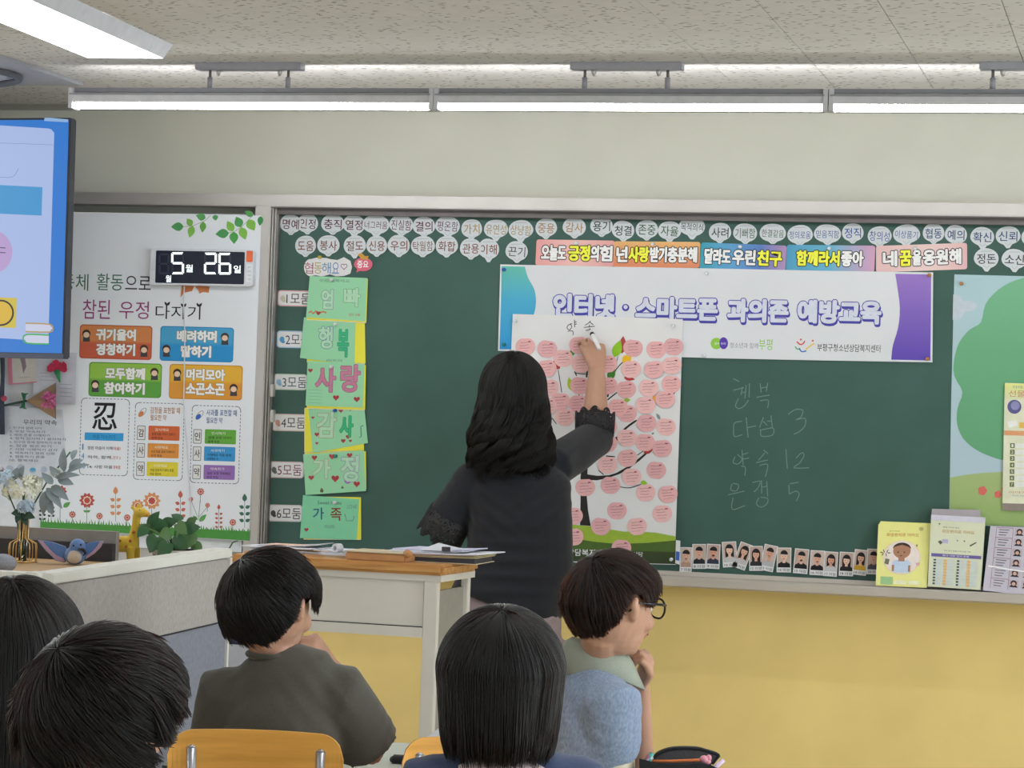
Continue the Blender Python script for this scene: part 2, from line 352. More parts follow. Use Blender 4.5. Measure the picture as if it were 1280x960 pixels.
for (p0, p1, e) in ((248, 379, LA[0]), (715, 854, LA[1]), (1225, 1360, LA[2])):
    a = P(p0, 85, LY); b = P(p1, 85, LY)
    MB().box((a.x, LY-.03, ZC-.022), (b.x, LY+.02, ZC), bev=.002).build('ceiling_bracket', BRK, e)
    for fr in (.125, .87):
        x = a.x+(b.x-a.x)*fr
        MB().tube([(x, LY-.008, ZC-.02), (x, LY-.008, zt_l+.09)], .0045, 8).build('rod', ALUD, e, smooth=True)
        MB().tube([(x, LY-.008, zt_l+.095), (x, LY-.008, zt_l+.055)], .0085, 8).build('rod_sleeve', BRK, e, smooth=True)
        xs = x+(.028 if fr < .5 else -.028)
        MB().tube([(xs, LY-.01, ZC-.02), (xs, LY-.01, ZC-.028), (xs, LY-.01, ZC-.034), (xs, LY-.01, ZC-.041)], [.008, .008, .0065, .002], 8).build('cap_nut', ALU, e, smooth=True)
# ---------- air conditioner grille at the left ----------
ac = empty('ceiling_air_conditioner', H(-20, 92, ZC), 'flat square ceiling air conditioner with a round outlet at the left edge', 'air conditioner')
c = H(-25, 90, ZC); MB().box((c.x-.42, c.y-.42, ZC-.012), (c.x+.26, c.y+.24, ZC)).build('panel', mat('ac_panel', '#9ea0a8', .6), ac)
ring = [(c.x-.08+.24*cos(t), c.y-.09+.24*sin(t), ZC-.02) for t in (2*pi*i/40 for i in range(41))]
MB().tube(ring, .012, 8, cap=False).build('outlet_ring', mat('ac_ring', '#5e6068', .6), ac, smooth=True)
MB().tube([(c.x-.08, c.y-.09, ZC-.012), (c.x-.08, c.y-.09, ZC-.02)], .2, 32).build('cover_disc', mat('ac_panel2', '#a8aab2', .6), ac)

# ---------- blackboard ----------
x_l = P(350, 460, -.03).x; x_fl = P(311.5, 460, FRAME_Y).x; x_fr = P(337, 300, FRAME_Y).x; x_r = 2.95
GREEN = mat('chalkboard', '#3b5a52', .55, noise=.035, scale=5, k=1.12, col2='#3f5e57')
bb = empty('blackboard', (0, 0, z_bb), 'wide dark green chalkboard in an aluminium frame across the front wall', 'blackboard')
MB().box((x_fr, -.022, z_bb), (x_r, -.004, z_f3+.03)).build('writing_surface', GREEN, bb)
XP0 = XL+.15
MB().box((XP0, FRAME_Y, z_f2), (x_r+.07, 0, z_ft), bev=.003).build('top_rail', ALU, bb)
MB().box((x_fr-.01, -.055, z_f3), (x_r, -.022, z_f2)).build('inner_top_track', ALUD, bb)
MB().box((XP0, FRAME_Y+.004, z_f2-.004), (x_r+.06, FRAME_Y+.008, z_f2+.001)).build('seam_strip', ALUD, bb)
xs = x_fr
for k, (wd, dy, m) in enumerate(((.0025, .02, ALUD), (.0035, .012, ALU), (.0025, .035, ALUD), (.0035, .025, ALU), (.002, .05, ALUD))):
    MB().box((xs, FRAME_Y+dy, z_bb), (xs+wd, -.02, z_f2)).build('side_track', m, bb); xs += wd
MB().box((x_fl, FRAME_Y, z_bb-.02), (x_fr, -.0, z_f2), bev=.003).build('left_stile', ALU, bb)
MB().box((x_r, FRAME_Y, z_bb-.02), (x_r+.07, 0, z_f2), bev=.003).build('right_stile', ALU, bb)
for yy in (488, 520): 
    a = P(340, yy, FRAME_Y); MB().box((a.x-.006, FRAME_Y-.004, a.z-.022), (a.x+.006, FRAME_Y+.02, a.z+.022), bev=.002).build('latch', ALU, bb)
# chalk tray
tr = MB()
v0 = [(-.0, 0), (-.165, 0), (-.175, .006), (-.175, .03), (-.168, .036), (-.158, .034), (-.15, .029), (-.03, .031), (-.025, .045), (0, .045)]
n = len(v0); xa, xb = x_fl, x_r+.07
tr.add([(xa, p[0], z_tray+p[1]) for p in v0]+[(xb, p[0], z_tray+p[1]) for p in v0], [tuple(range(n)), tuple(range(2*n-1, n-1, -1))]+[(i, i+n, (i+1) % n+n, (i+1) % n) for i in range(n)])
tr.build('chalk_tray', mat('tray_metal', '#a8a29a', .45, .3, noise=.05, scale=5, k=1.4), bb)
Z_T = z_tray+.031
MB().box((XP0, -.06, .76), (x_fl, -.0, P(200, 668, FRAME_Y).z+.002)).build('bottom_rail', ALU, bb)
# chalk writing: drawn strokes
CH = mat('chalk', '#74908a', .95, noise=.25, scale=400, k=1.0)
def z8(pts): return [(840+x/3.428, 450+y/3.428) for x, y in pts]
chalk = [
 [(262,80),(288,92)], [(262,130),(308,118)], [(302,115),(296,150)], [(318,108),(312,165)], [(302,140),(318,136)],[(332,100),(330,160)], [(285,165),(272,195),(285,208),(308,198),(328,172)],
 [(378,100),(382,140)],[(410,98),(404,135)],[(382,120),(406,116)],[(362,160),(418,150)],[(378,175),(412,172),(410,205)],
 [(300,262),(268,270),(264,300),(268,328),(300,320)],[(318,245),(326,332)],[(322,290),(360,282)],
 [(392,245),(375,290)],[(390,262),(408,280)],[(424,238),(430,290)],[(408,262),(426,262)],[(376,300),(400,296),(434,292),(430,322),(384,326),(380,302)],
 [(498,232),(530,212),(560,216),(552,245),(532,256),(570,250),(570,280),(548,305),(522,318)],
 [(270,415),(262,438),(282,446),(300,425),(280,405)],[(300,385),(305,450)],[(302,405),(326,398)],[(303,425),(330,420)],[(296,455),(314,460),(312,496)],
 [(392,385),(412,402)],[(398,398),(370,430)],[(360,440),(412,428)],[(376,452),(410,448),(400,500)],
 [(488,382),(494,466)],[(532,420),(555,398),(566,408),(548,440),(522,462),(588,462)],
 [(258,530),(252,556),(276,560),(286,536),(262,528)],[(240,578),(310,562)],[(262,590),(258,640),(312,624)],
 [(345,525),(378,520),(368,548),(350,566)],[(384,515),(384,572)],[(406,520),(410,585)],[(386,545),(408,540)],[(372,590),(362,615),(380,630),(405,618),(410,594),(380,588)],
 [(500,535),(503,575)],[(502,575),(530,562),(545,575),(532,605)],[(505,530),(542,524)],
]
mb = MB()
for s in chalk:
    for q in band(spline(z8(s), 4), 1.15): mb.poly([P(x, y, -.0226) for x, y in q])
mb.build('chalk_writing', CH, bb, kind='stuff')
# ================= papers on the blackboard =================
PAP = mat('white_paper', '#cfcfd0', .8, noise=.02, scale=8); BY = -.0225
INK = ink('#2b2b30', 1)
# -- speech-bubble word tags --
T1 = [('명예',363.5,280.6,27,0,0),('인정',384.5,280,26,0,0),('충직',416,280.5,29,0,0),('열정',442.5,281.5,28,1,0),('너그러움',470,281.5,34,1,0),('진실함',501.7,281.5,30,0,0),('결의',530,283.3,28,0,0),('평온함',559.6,283,31,1,1),('가치',589.6,286.5,26,0,2),('유연성',620,287,30,1,2),('상냥함',651,288,31,1,2),('중용',682.7,285.5,27,0,3),('감사',718,284.6,29,0,3),('용기',752,283,28,0,4),('청결',779,288.6,28,0,4),('존중',808.6,287.6,28,0,5),('자율',837,289,29,1,5),('목적의식',865,284,33,1,4),('사려',900,291,28,0,4),('기뻐함',931.5,291.8,30,0,5),('한결같음',966,292,33,0,5),('정의로움',1000,294,32,0,6),('믿음직함',1034.5,293,34,0,6),('정직',1066,291.5,27,0,6),('창의성',1099.5,295.5,30,1,6),('이상품기',1133,293.5,34,1,6),('협동',1167,292,27,0,7),('예의',1195,294,28,0,7),('확신',1228,296.7,30,1,7),('신뢰',1260,295.5,31,1,7),('자비',1292,297,31,1,7)]
T2 = [('도움',382,307.6,26,0,8),('봉사',410.5,307,28,0,8),('절도',443.5,307.6,28,1,8),('신용',471,307.6,26,0,8),('우의',498.5,307.3,28,0,8),('탁월함',528.7,308,30,0,8),('화합',558.5,308,28,0,8),('관용',588.5,311,27,0,8),('이해',610.7,312,27,1,8),('끈기',646,314.8,28,0,9),('정돈',1233,323.7,31,1,10),('소신',1268,324.6,32,1,10)]
TC = [('#5e2f3a','maroon'),('#6a4a63','plum'),('#a9935c','gold'),('#b08a62','tan'),('#33423c','dark green-black'),('#4a6a52','green'),('#3c5aa0','blue'),('#34507e','navy blue'),('#7a4a40','brown'),('#5a5a5a','grey'),('#3a3a3c','black')]
TAGP = mat('tag_paper', '#c2c7cb', .75, noise=.02, scale=8); FOLD = ink('#a9adb2')
_tn = [0]
def wtag(s, x, y, w, tail, ci, row, lab):
    _tn[0] += 1
    h = 24 if row == 1 else 25; r = w/2; q = random.uniform(-.1, .1); pts = []
    for i in range(26):
        t = 2*pi*i/26; k = abs(sin(t))**.12; px = x+r*cos(t)*(1+.02*sin(3*t+q*9)); py = y-1+h/2*sin(t)*(1+.05*cos(2*t+q*20))
        if abs(t-pi/2) < .3: py += (6.5 if tail else 4.0)*(1-abs(t-pi/2)/.34)
        pts.append((px, py))
    Y = BY-(_tn[0] % 2)*.0014-(.0028 if row == 2 else 0); o = sheet('word_tag', pts, Y, TAGP, th=.0008, cat='paper tag', label=lab, group='white speech-bubble word tags along the top of the blackboard')
    Z = Y-.0008
    fill('fold_mark', [band([(x-4, y+8), (x, y+11.5), (x+4, y+8)], .7)[0], band([(x-4, y+8), (x, y+11.5), (x+4, y+8)], .7)[1], band([(x-7, y-9.5), (x+7, y-9.7)], .8)[0]], Z-.0002, FOLD, o, kind='stuff')
    n = len(s); text(s, x, y-.2, w*(.84 if n > 2 else .76), 12.5 if n < 4 else 9.5, Z-.0003, ink(TC[ci][0], 1), o, .006 if n < 3 else 0, rot=random.uniform(-3, 3))
_o = 'first second third fourth fifth sixth seventh eighth ninth tenth eleventh twelfth thirteenth fourteenth fifteenth sixteenth seventeenth eighteenth nineteenth twentieth'.split(); ORD = _o+['twenty-'+q for q in _o[:9]]+['thirtieth', 'thirty-first']
for row, T in ((1, T1), (2, T2)):
    for i, a in enumerate(T):
        where = 'top row' if row == 1 else 'second row'
        nb = (T[i-1][0] if i else None); nx = (T[i+1][0] if i+1 < len(T) else None)
        ctx = ('between %s and %s' % (nb, nx)) if nb and nx else ('at its left end, beside %s' % nx if nx else 'at its right end, beside %s' % nb)
        k = ORD[i] if row == 1 or i < 10 else ['last but one', 'last'][i-10]
        wtag(*a, row, 'white speech-bubble tag lettered %s in %s, %s, %s from the left' % (a[0], TC[a[5]][1], where, k) if not k.startswith('last') else 'white speech-bubble tag lettered %s, right of the pale pink strip, %s' % (a[0], 'nearer the strip' if i == 10 else 'farther right'))
# -- slogan strips --
YF = ink('#e6e04a', 1.3); WF = ink('#dedee0', 1.3); BK = ink('#26262a', 1)
def strip(x0, y0, x1, y1, tl, m, words, lab, Y=BY-.0015, slant=None):
    tilt = tl; mx, my = (x0+x1)/2, (y0+y1)/2; c, s = cos(rad(tilt)), sin(rad(tilt))
    pts = [(mx+(x-mx)*c-(y-my)*s, my+(x-mx)*s+(y-my)*c) for x, y in rrect(x0, y0, x1, y1, 3, 0)]
    o = sheet('slogan_strip', pts, Y, m, th=.001, cat='sign', label=lab, group='pastel slogan strips under the word tags')
    for wd, a, b, f in words:
        cx = (a+b)/2; cy = my+(cx-mx)*s
        outlined(wd, cx, cy, b-a+1.5, 22, Y-.0013, f, BK, o, 1.7, .7, -tilt, sk=0)
    return o
strip(670, 300, 768, 332.5, .9, gradmat('strip_pink', [(0,'#d99a98'),(.5,'#e0b6b2'),(1,'#d49a98')], 'X'), [('오늘도',676,708,WF),('긍정',710,738,YF),('의',738,749,WF),('힘',749,766,WF)], 'pink slogan strip reading 오늘도 긍정의 힘')
strip(767, 302, 875, 334.5, .5, gradmat('strip_orange', [(0,'#cf7f60'),(1,'#d9ab72')]), [('넌',770,785,WF),('사랑',785,812,YF),('받기',812,834,WF),('충분해',834,872,WF)], 'orange slogan strip reading 넌 사랑받기 충분해', BY-.0025)
strip(875.5, 305, 982.5, 338.5, 2.2, gradmat('strip_blue', [(0,'#3f9ab0'),(.35,'#5f9cc8'),(.7,'#5878b8'),(1,'#a98ab0')], 'X'), [('달라도',880,914,WF),('우린',915,945,WF),('친구',946,978,YF)], 'blue to violet slogan strip reading 달라도 우린 친구')
strip(983, 306.5, 1093.5, 339.5, .7, gradmat('strip_teal', [(0,'#4f95b8'),(.5,'#64a8c4'),(1,'#c89ab8')], 'X'), [('함께라서',995,1050,YF),('좋아',1051,1080,WF)], 'teal to pink slogan strip reading 함께라서 좋아', BY-.0025)
strip(1095, 305.5, 1209, 338.5, -2, gradmat('strip_rose', [(0,'#d8b4b4'),(.6,'#ddc4c2'),(1,'#d6aeb0')], 'X'), [('네',1103,1122,WF),('꿈',1124,1140,YF),('을',1140,1152,WF),('응원해',1153,1202,WF)], 'pale pink slogan strip reading 네 꿈을 응원해')
# -- main banner --
NY = -.0265
ban = sheet('fabric_banner', [(625.5,330.5),(760,333.2),(900,335.8),(1030,338.5),(1166.5,340.5),(1166,400),(1165.5,453),(1030,450.6),(900,448),(760,443.5),(622.5,438.5),(624,385)], NY, mat('banner_white', '#c9ccd0', .6, noise=.03, scale=3, bump=.15, bscale=6), cat='banner', label='wide white banner reading 인터넷 스마트폰 과의존 예방교육 with teal and purple ends')
Z = NY-.0014
fill('teal_end', [[(627,332.5),(656,333.3)]+spline([(656,333.3),(660,347),(668,362),(670,378),(667,394),(659,412),(654,437)],3)[1:]+[(624.5,436.5),(626,385)]], Z, gradmat('teal_grad', [(0,'#2f8ec8'),(.6,'#4aa2c4'),(1,'#62b4a4')]), ban)
fill('purple_end', [spline([(1119,342.2),(1121.5,358),(1124.8,385),(1122.5,410),(1116,432),(1114,449.6)],3)+[(1163,450.6),(1163.5,400),(1164,343)]], Z, gradmat('purple_grad', [(0,'#5c48a8'),(.6,'#7c62b4'),(1,'#9274bc')]), ban)
IND = ink('#4a48a4', 1.1); BWH = ink('#c3c7d4', 1.25)
for s, a, b, y0, y1 in (('인터넷',690,770,366,399),('스마트폰',793,898.5,370,402),('과의존',908,987,372.5,404.5),('예방교육',995.5,1103,374,406)):
    outlined(s, (a+b)/2, (y0+y1)/2, b-a, y1-y0, Z, BWH, IND, ban, 2.3, 1.3, 0, .8, 2.2, sk=.018)
fill('middle_dot', [ell(782,384.5,4.6)], Z, IND, ban); fill('middle_dot', [ell(782,383.8,2.6)], Z-.0002, BWH, ban)
fill('logo_disc', [ell(895.5,429.4,7.2)], Z, ink('#8cc04a'), ban); fill('logo_disc', [ell(904.5,429,5.5,7.5)], Z-.0002, ink('#5a3fa6'), ban)
text('함께 우리', 900, 429.5, 14, 3.2, Z-.0004, WF, ban, 0)
text('청소년과 함께', 930, 431.8, 35, 7, Z, ink('#8a8a92'), ban, 0); text('부평', 957, 430.5, 17, 14, Z, ink('#86b84a'), ban, .0)
for q, c in (([(994,433),(996,436),(999,436.5)],'#5aa06a'),([(996,427),(1000,430.5),(1004,429.5),(1006,426)],'#c84a4a'),([(999,435),(1002,439.5),(1008,438.5)],'#3c6ab4'),([(1007,437),(1012,433),(1018,429)],'#d8b84a')):
    fill('logo_arc', band(spline(q,3), 1.6), Z, ink(c), ban)
fill('logo_dot', [ell(1001,424.5,1.3), ell(1016,426,1.3)], Z, ink('#c86a5a'), ban)
text('부평구청소년상담복지센터', 1061, 435, 79, 9.5, Z, INK, ban, .004)
# -- tree of promises poster --
TY = -.031
tp = sheet('promise_poster', [(641,392.5),(750,395.5),(853.5,399),(850.5,500),(847,600),(844.3,680),(845,706),(740,703.5),(629,700),(634,560)], TY, PAP, cat='poster', label='tall white poster with a printed bare tree, titled 약속, tacked over the banner')
Z = TY-.0014
fill('printed_hill', [[(629.5,652),(700,654.5),(740,658),(780,664.5),(800,664.3),(821,666),(844.5,670.5),(844.3,681),(629,676)]], Z, ink('#93ad3e'), tp)
fill('printed_hill', [[(629.5,668),(705,671.5),(745,677.5),(774,680),(810,678.5),(844.5,675.5),(844.9,705),(629.3,699)]], Z-.0002, ink('#4c6430'), tp)
fill('printed_hill', [[(629.4,684),(760,688),(844.6,690),(844.8,705.2),(629.2,699.3)]], Z-.0003, ink('#3a452c'), tp)
text('청소년상담복지센터', 722, 690.5, 80, 8.5, Z-.0005, WF, tp, .006); text('1388 상담', 790, 692.5, 27, 6, Z-.0005, WF, tp, 0)
TRK = ink('#33302e', 1)
def z6(p): return [(630+x/5.333, 380+y/5.333) for x, y in p]
def z7(p): return [(690+x/5.333, 540+y/5.333) for x, y in p]
tk = [z7([(187,622),(258,626),(240,520),(232,430),(238,320),(300,322),(380,305),(450,280),(520,240),(585,190),(640,140),(622,140),(560,190),(500,232),(430,272),(380,288),(300,292),(236,282),(240,180),(300,150),(270,60),(240,-60),(215,-60),(235,60),(205,150),(190,300),(190,450)])]
fill('printed_trunk', tk, Z-.0004, TRK, tp)
br = []
for pts, wd in ((z6([(650,980),(710,930),(760,890)]),[7,5,3.5]),(z6([(760,890),(815,825),(885,775)]),[3.5,2.5,1.6]),(z6([(660,900),(700,790),(735,740)]),[4,2.5,1]),(z6([(690,640),(760,585),(840,540)]),[1.6,1.2,.8]),(z6([(690,620),(715,530),(745,440),(800,380)]),[2,1.5,1.2,.8]),(z6([(715,530),(760,350)]),[1,.6]),(z6([(730,470),(735,350)]),[1,.6]),(z6([(550,490),(560,400)]),[2,1]),(z6([(470,450),(485,480)]),[1.5,.8]),(z6([(480,462),(560,470)]),[1,.8]),(z6([(385,590),(360,430)]),[1,.6]),(z6([(480,780),(500,730),(500,600)]),[3,2,1]),(z6([(320,760),(350,800)]),[1.2,1]),(z6([(330,590),(345,600)]),[1.2,1]),(z7([(450,365),(520,372),(600,345)]),[1,1.2,.6]),(z7([(570,155),(610,125)]),[1,1]),(z7([(360,160),(420,165)]),[1.6,1]),(z7([(310,255),(345,285)]),[1,1]),(z6([(1130,600),(1155,570)]),[1.2,.8])):
    br += band(spline(pts, 3), sum([[wd[min(int(i/3), len(wd)-1)]] for i in range(3*(len(pts)-1)+1)], []))
fill('printed_branches', br, Z-.0004, TRK, tp, kind='stuff')
for (x, y), L, W, a, c in ((z6([(440,350)])[0],13,7,60,'#4f8a3a'),(z6([(372,432)])[0],13,8,130,'#a83c3c'),(z6([(455,580)])[0],18,8,105,'#9ab82e'),(z6([(785,330)])[0],22,11,85,'#a04444'),(z6([(735,355)])[0],23,12,70,'#86b82e'),(z6([(790,390)])[0],14,12,35,'#dcb02c'),(z6([(700,510)])[0],19,10,70,'#3f7a34'),(z6([(800,490)])[0],14,6,-10,'#a83c3c'),(z6([(1010,650)])[0],9,5,110,'#dc9a4a'),(z6([(800,640)])[0],8,5,0,'#8ab03a'),(z6([(1040,770)])[0],9,4,120,'#7a8a8a'),(z7([(610,140)])[0],14,7,25,'#a03a34'),(z7([(590,335)])[0],9,6,-10,'#8ab83a'),(z6([(985,870)])[0],4,2.4,40,'#7a8a7a')):
    LN = globals().get('LN', 0)+1; fill('printed_leaf', [leafpoly(x, y, L, W, a)], Z-.00045-.00004*LN, ink(c), tp)
# handwriting 약속
hw = [z6(p) for p in ([(455,130),(430,140),(420,160),(438,172),(452,150),(440,132)],[(470,105),(472,155)],[(468,122),(484,118)],[(470,136),(486,132)],[(425,182),(458,180),(460,208)],[(578,112),(560,130),(540,142)],[(572,122),(596,138)],[(568,138),(570,152)],[(532,156),(606,148)],[(545,176),(575,174),(574,188)])]
mb = MB()
for s in hw:
    for q in band(spline(s, 3), .9): mb.poly([P(x, y, Z-.0004) for x, y in q])
mb.build('handwritten_title', INK, tp)
# -- apple notes --
AP = [z6([p])[0] for p in ((143,285),(288,300),(395,362),(285,430),(500,275),(515,400),(690,400),(860,295),(848,435),(1015,305),(1130,285),(1120,410),(1000,437),(815,570),(965,560),(1115,535),(505,545),(300,560),(375,650),(495,665),(405,755),(760,690),(820,730),(945,675),(1075,635),(950,795),(1080,820),(690,930),(690,545),(290,680),(690,820))]+[z7([p])[0] for p in ((345,85),(500,40),(620,70),(735,110),(370,220),(503,175),(695,255),(530,300),(222,370),(390,355),(625,405),(773,415),(433,525),(735,545),(140,560),(325,630),(567,630),(145,700),(463,775))]
APM = [mat('apple_pink', '#d6a6a6', .8, noise=.04), mat('apple_pink2', '#d0a0a2', .8, noise=.04), mat('apple_pink3', '#d9aead', .8, noise=.04)]
SCR = ink('#8a5a64', 1); RDK = ink('#a05868', 1)
_tpx = {}
def lab_apple(i, x, y):
    v = 'upper' if y < 480 else 'middle' if y < 570 else 'lower'; hz = 'left' if x < 700 else 'centre' if x < 775 else 'right'
    return v, hz
cnt = {}
order = sorted(range(len(AP)), key=lambda i: (round(AP[i][1]/24), AP[i][0]))
rows = {}
for i in order: rows.setdefault(round(AP[i][1]/24), []).append(i)
APL = {}
rk = sorted(rows); ordn = ['first', 'second', 'third', 'fourth', 'fifth', 'sixth', 'seventh', 'eighth', 'ninth', 'tenth', 'eleventh', 'twelfth', 'thirteenth', 'fourteenth']
for a, rr in enumerate(rk):
    for b, i in enumerate(rows[rr]): APL[i] = 'pink apple note on the promise tree, %s row down, %s from the left' % (ordn[a], ordn[b])
LV = []
for i, (x, y) in enumerate(AP):
    us = {LV[j] for j in range(i) if math.hypot(AP[j][0]-x, AP[j][1]-y) < 29}; LV.append(min(k for k in range(9) if k not in us))
for i, (x, y) in enumerate(AP):
    rx, ry, a = 12.3, 11.4, random.uniform(-9, 9); pts = []
    for k in range(22):
        t = 2*pi*k/22; u = rx*cos(t)*(1+.05*sin(t)*-1); v = ry*sin(t)
        if abs(t-1.5*pi) < .35: v += 1.6*(1-abs(t-1.5*pi)/.36)
        if abs(t-pi/2) < .3: v -= .6
        c, s = cos(rad(a)), sin(rad(a)); pts.append((x+u*c-v*s, y+u*s+v*c))
    Y = TY-.0022-LV[i]*.0011
    o = sheet('apple_note', pts, Y, APM[i % 3], th=.0007, cat='paper note', label=APL[i], group='pink apple-shaped notes on the promise tree')
    L = []
    for q in range(4):
        yy = y-5+q*3.6; x0 = x-8+random.random()*2; x1 = x+3+random.random()*5
        pp = [(x0, yy)]; 
        while pp[-1][0] < x1: pp.append((pp[-1][0]+random.uniform(.8, 1.6), yy+random.uniform(-.55, .55)+(pp[-1][0]-x0)*-.06))
        L += band(pp, .42 if q < 3 else .3)
    fill('handwriting', L, Y-.0010, SCR, o, kind='stuff'); fill('printed_stamp', [ell(x+5, y-6.4, 1.9, .9, 8)], Y-.0010, RDK, o)
# -- team cards --
GP = mat('green_card', '#93cda4', .8, noise=.02, scale=6, k=1.15); GP2 = mat('green_card2', '#7fc8a0', .8, noise=.02, k=1.15); YP = mat('yellow_card', '#dcd648', .8, noise=.02, k=1.2); CP = mat('cream_card', '#d8cdb4', .8, noise=.02)
HR = ink('#b0484e', 1); 
cards = [
 ([(387.3,345),(459,347.5),(456.7,401.7),(382.5,396.5)], [(390,348),(460,348.5),(458,403),(384,399)], [('엄',409,374,16,26,'#8a8a9a'),('빠',440,371.5,22,25,'#6aaa6a')], GP, '엄빠', 'first', 'red scribbles along the bottom'),
 ([(380,396.5),(444.6,401.7),(443,456),(375,447.5)], [(386,398.5),(456,402.7),(457,454),(384,452)], [('행',407,422,19,29,'#5a7a9a'),('복',429,429,15,36,'#3f9a8a')], GP, '행복', 'second', 'yellow card showing at its right'),
 ([(384.5,451),(455.8,455),(453.8,509.5),(382,507)], [(386,452),(457.5,456),(456.5,512),(384,510)], [('사',407,474,27,34,'#a84a7a'),('랑',438,473,26,36,'#a84a7a')], GP, '사랑', 'third', 'pink striped letters and hearts'),
 ([(385.5,508.8),(455.5,510),(460,553.8),(391,566)], [(381,509.5),(455,510),(455,563),(381,565)], [('감',408,531,26,34,'#a8946a'),('사',433,533,18,28,'#2f9a5a')], GP, '감사', 'fourth', 'tilted sheet with small hearts'),
 ([(379,568),(455,563),(457.5,613.8),(382,618.8)], [(381,566),(457.5,564),(458,611),(384,616)], [('가',402,586,24,26,'#b0a878'),('정',437,586,24,34,'#9a8ab4')], GP, '가정', 'fifth', 'red hearts round its letters'),
 ([(378.8,618.8),(449,624),(446,675),(375,672.5)], [(384,620.5),(451.3,621.5),(451.5,674),(380,673.5)], [('가',398,642,14,15,'#3a6a8a'),('족',420,643,14,16,'#8a4a3a')], GP2, '가족', 'sixth', 'lowest of the column')]
for i, (g, yb, lt, m, wd, od, ex) in enumerate(cards):
    z0 = -.0235-(5-i)*.0; z0 = -.0240-(.0045 if i in (0, 2, 4) else 0)
    cxy = P(sum(p[0] for p in g)/4, sum(p[1] for p in g)/4, z0)
    e = empty('card_stack', cxy, 'green team card lettered %s over yellow and cream cards, %s' % (wd, ex), 'card', 'green name cards hung down the left of the blackboard')
    sheet('cream_sheet', [(x-.5, y+1) for x, y in yb], z0, CP, e, .0006); sheet('yellow_sheet', yb, z0-.0011, YP, e, .0006); gs = sheet('green_sheet', g, z0-.0025, m, e, .0007)
    Z = z0-.0035
    for s, x, y, w_, h_, c in lt:
        if wd in ('가족',): text(s, x, y, w_, h_, Z, ink(c, 1), gs, .012, rot=2)
        elif wd == '사랑':
            outlined(s, x, y, w_, h_, Z, ink('#b87a94'), ink(c, 1), gs, 1.2, .7)
        else: outlined(s, x, y, w_, h_, Z, ink('#a6ccb0' if (wd, s) not in (('행','복'),) else '#58b0a0') if (s not in ('복',) and not (wd == '감사' and s == '사')) else ink('#3fa878'), ink(c, 1), gs, 1.1, .55)
    hearts = {'사랑': [(388,463,3),(420,497,4),(446,499,4)], '감사': [(391,522,2),(396,543,3),(396,554,2),(426,513,3.2),(438,512,2),(435,546,3),(429,551,3),(438,551,2),(399,533,1.8)], '가정': [(393,572,3.6),(415,570.5,4),(437,569,3.6),(389,597,3.6),(419,598,5),(446,605,4.2)], '가족': [(383,662,2.8)], '엄빠': [(398,391.5,3),(465-21,420-0,0.1)], '행복': []}[wd]
    if hearts: fill('drawn_heart', [heart(x, y, s) for x, y, s in hearts if s > .5], Z, HR, gs, each=True)
    if wd == '엄빠': fill('scribble', band([(386,391),(389,389),(391,392),(395,389),(399,391),(404,389.5),(408,391)], 2.2), Z, ink('#b8805a'), gs); text('우리 행복해요', 418, 350.8, 38, 4, Z, ink('#6a8a78'), gs, 0); text('엄마 아빠', 443, 393.5, 14, 4, Z, ink('#b0684a'), gs, 0)
    if wd == '가정': fill('drawn_flower', [ell(434.5, 600.5, 4.4)], Z, ink('#9a7ab8'), gs); fill('drawn_flower', [ell(434.5, 600.5, 1.7)], Z-.0002, ink('#c8b8d8'), gs); fill('drawn_house', [[(400,613),(402,609.5),(404.5,613),(404,615.5),(400.5,615.5)],[(426,610.5),(428,607),(430,610.5)]], Z, ink('#6a5a3a'), gs)
    if wd == '가족': text('Sweet home', 412, 628.5, 30, 4.5, Z, ink('#5a7a70'), gs, 0); text('LOVE', 440, 633.5, 12, 4.5, Z, ink('#6a8a80'), gs, 0); text('mom', 412, 658.5, 12, 4, Z, ink('#6a8a80'), gs, 0); fill('drawn_cat', band([(431,642),(433,651),(441,651),(443,645)], .8), Z, ink('#6a7a80'), gs)
    if wd == '행복': text('6학년 3반 2모둠', 418, 450.5, 20, 3, Z, ink('#5a7a68'), gs, 0)
    if wd == '사랑': fill('pencil_lines', sum([band([(385, 487+k*4), (402, 488+k*4)], .4) for k in range(5)], []), Z, ink('#7aa88a'), gs)
    if wd == '감사': fill('drawn_note', band([(454,532),(451,533),(451.5,546),(449,547)], .9), Z, ink('#3a5a8a'), gs)
# team number labels
for i, (x0, y0, x1, y1, c, n) in enumerate(((347,363,388,383,'#c89aa0','pink'),(346,413.5,380,435,'#9ab4d0','blue'),(342,467.5,384,487.5,'#b8c4b8','pale green'),(340.5,517.5,383,539,'#c8b8b0','beige'),(336,577,380,597.5,'#c8b4b8','rose'),(335,631,378,652,'#c0c0c0','grey'))):
    o = sheet('team_label', rrect(x0, y0, x1, y1, 4), BY, ink(c), th=.0007, cat='label', label='rounded white label with a %s edge reading %d모둠, left of the green cards' % (n, i+1), group='team number labels beside the green cards')
    fill('label_face', [rrect(x0+1.4, y0+1.4, x1-1.4, y1-1.4, 3)], BY-.0009, PAP, o)
    cy = (y0+y1)/2; text('%d모둠' % (i+1), x0+26, cy+.5, 30, 13.5, BY-.0012, ink(['#4a4a50','#3a4a6a','#3f5a6a','#4a4a48','#7a3a5a','#3a3a40'][i], 1), o, .0)
    fill('label_drawing', [ell(x0+6.5, cy, 3.2, 3.8, 10), ell(x0+8, cy+3, 2.4, 2, 8)], BY-.0012, ink(['#b8b8a0','#5a9ac8','#8ab0c8','#c89a8a','#6a6a6a','#4a4a4a'][i]), o)
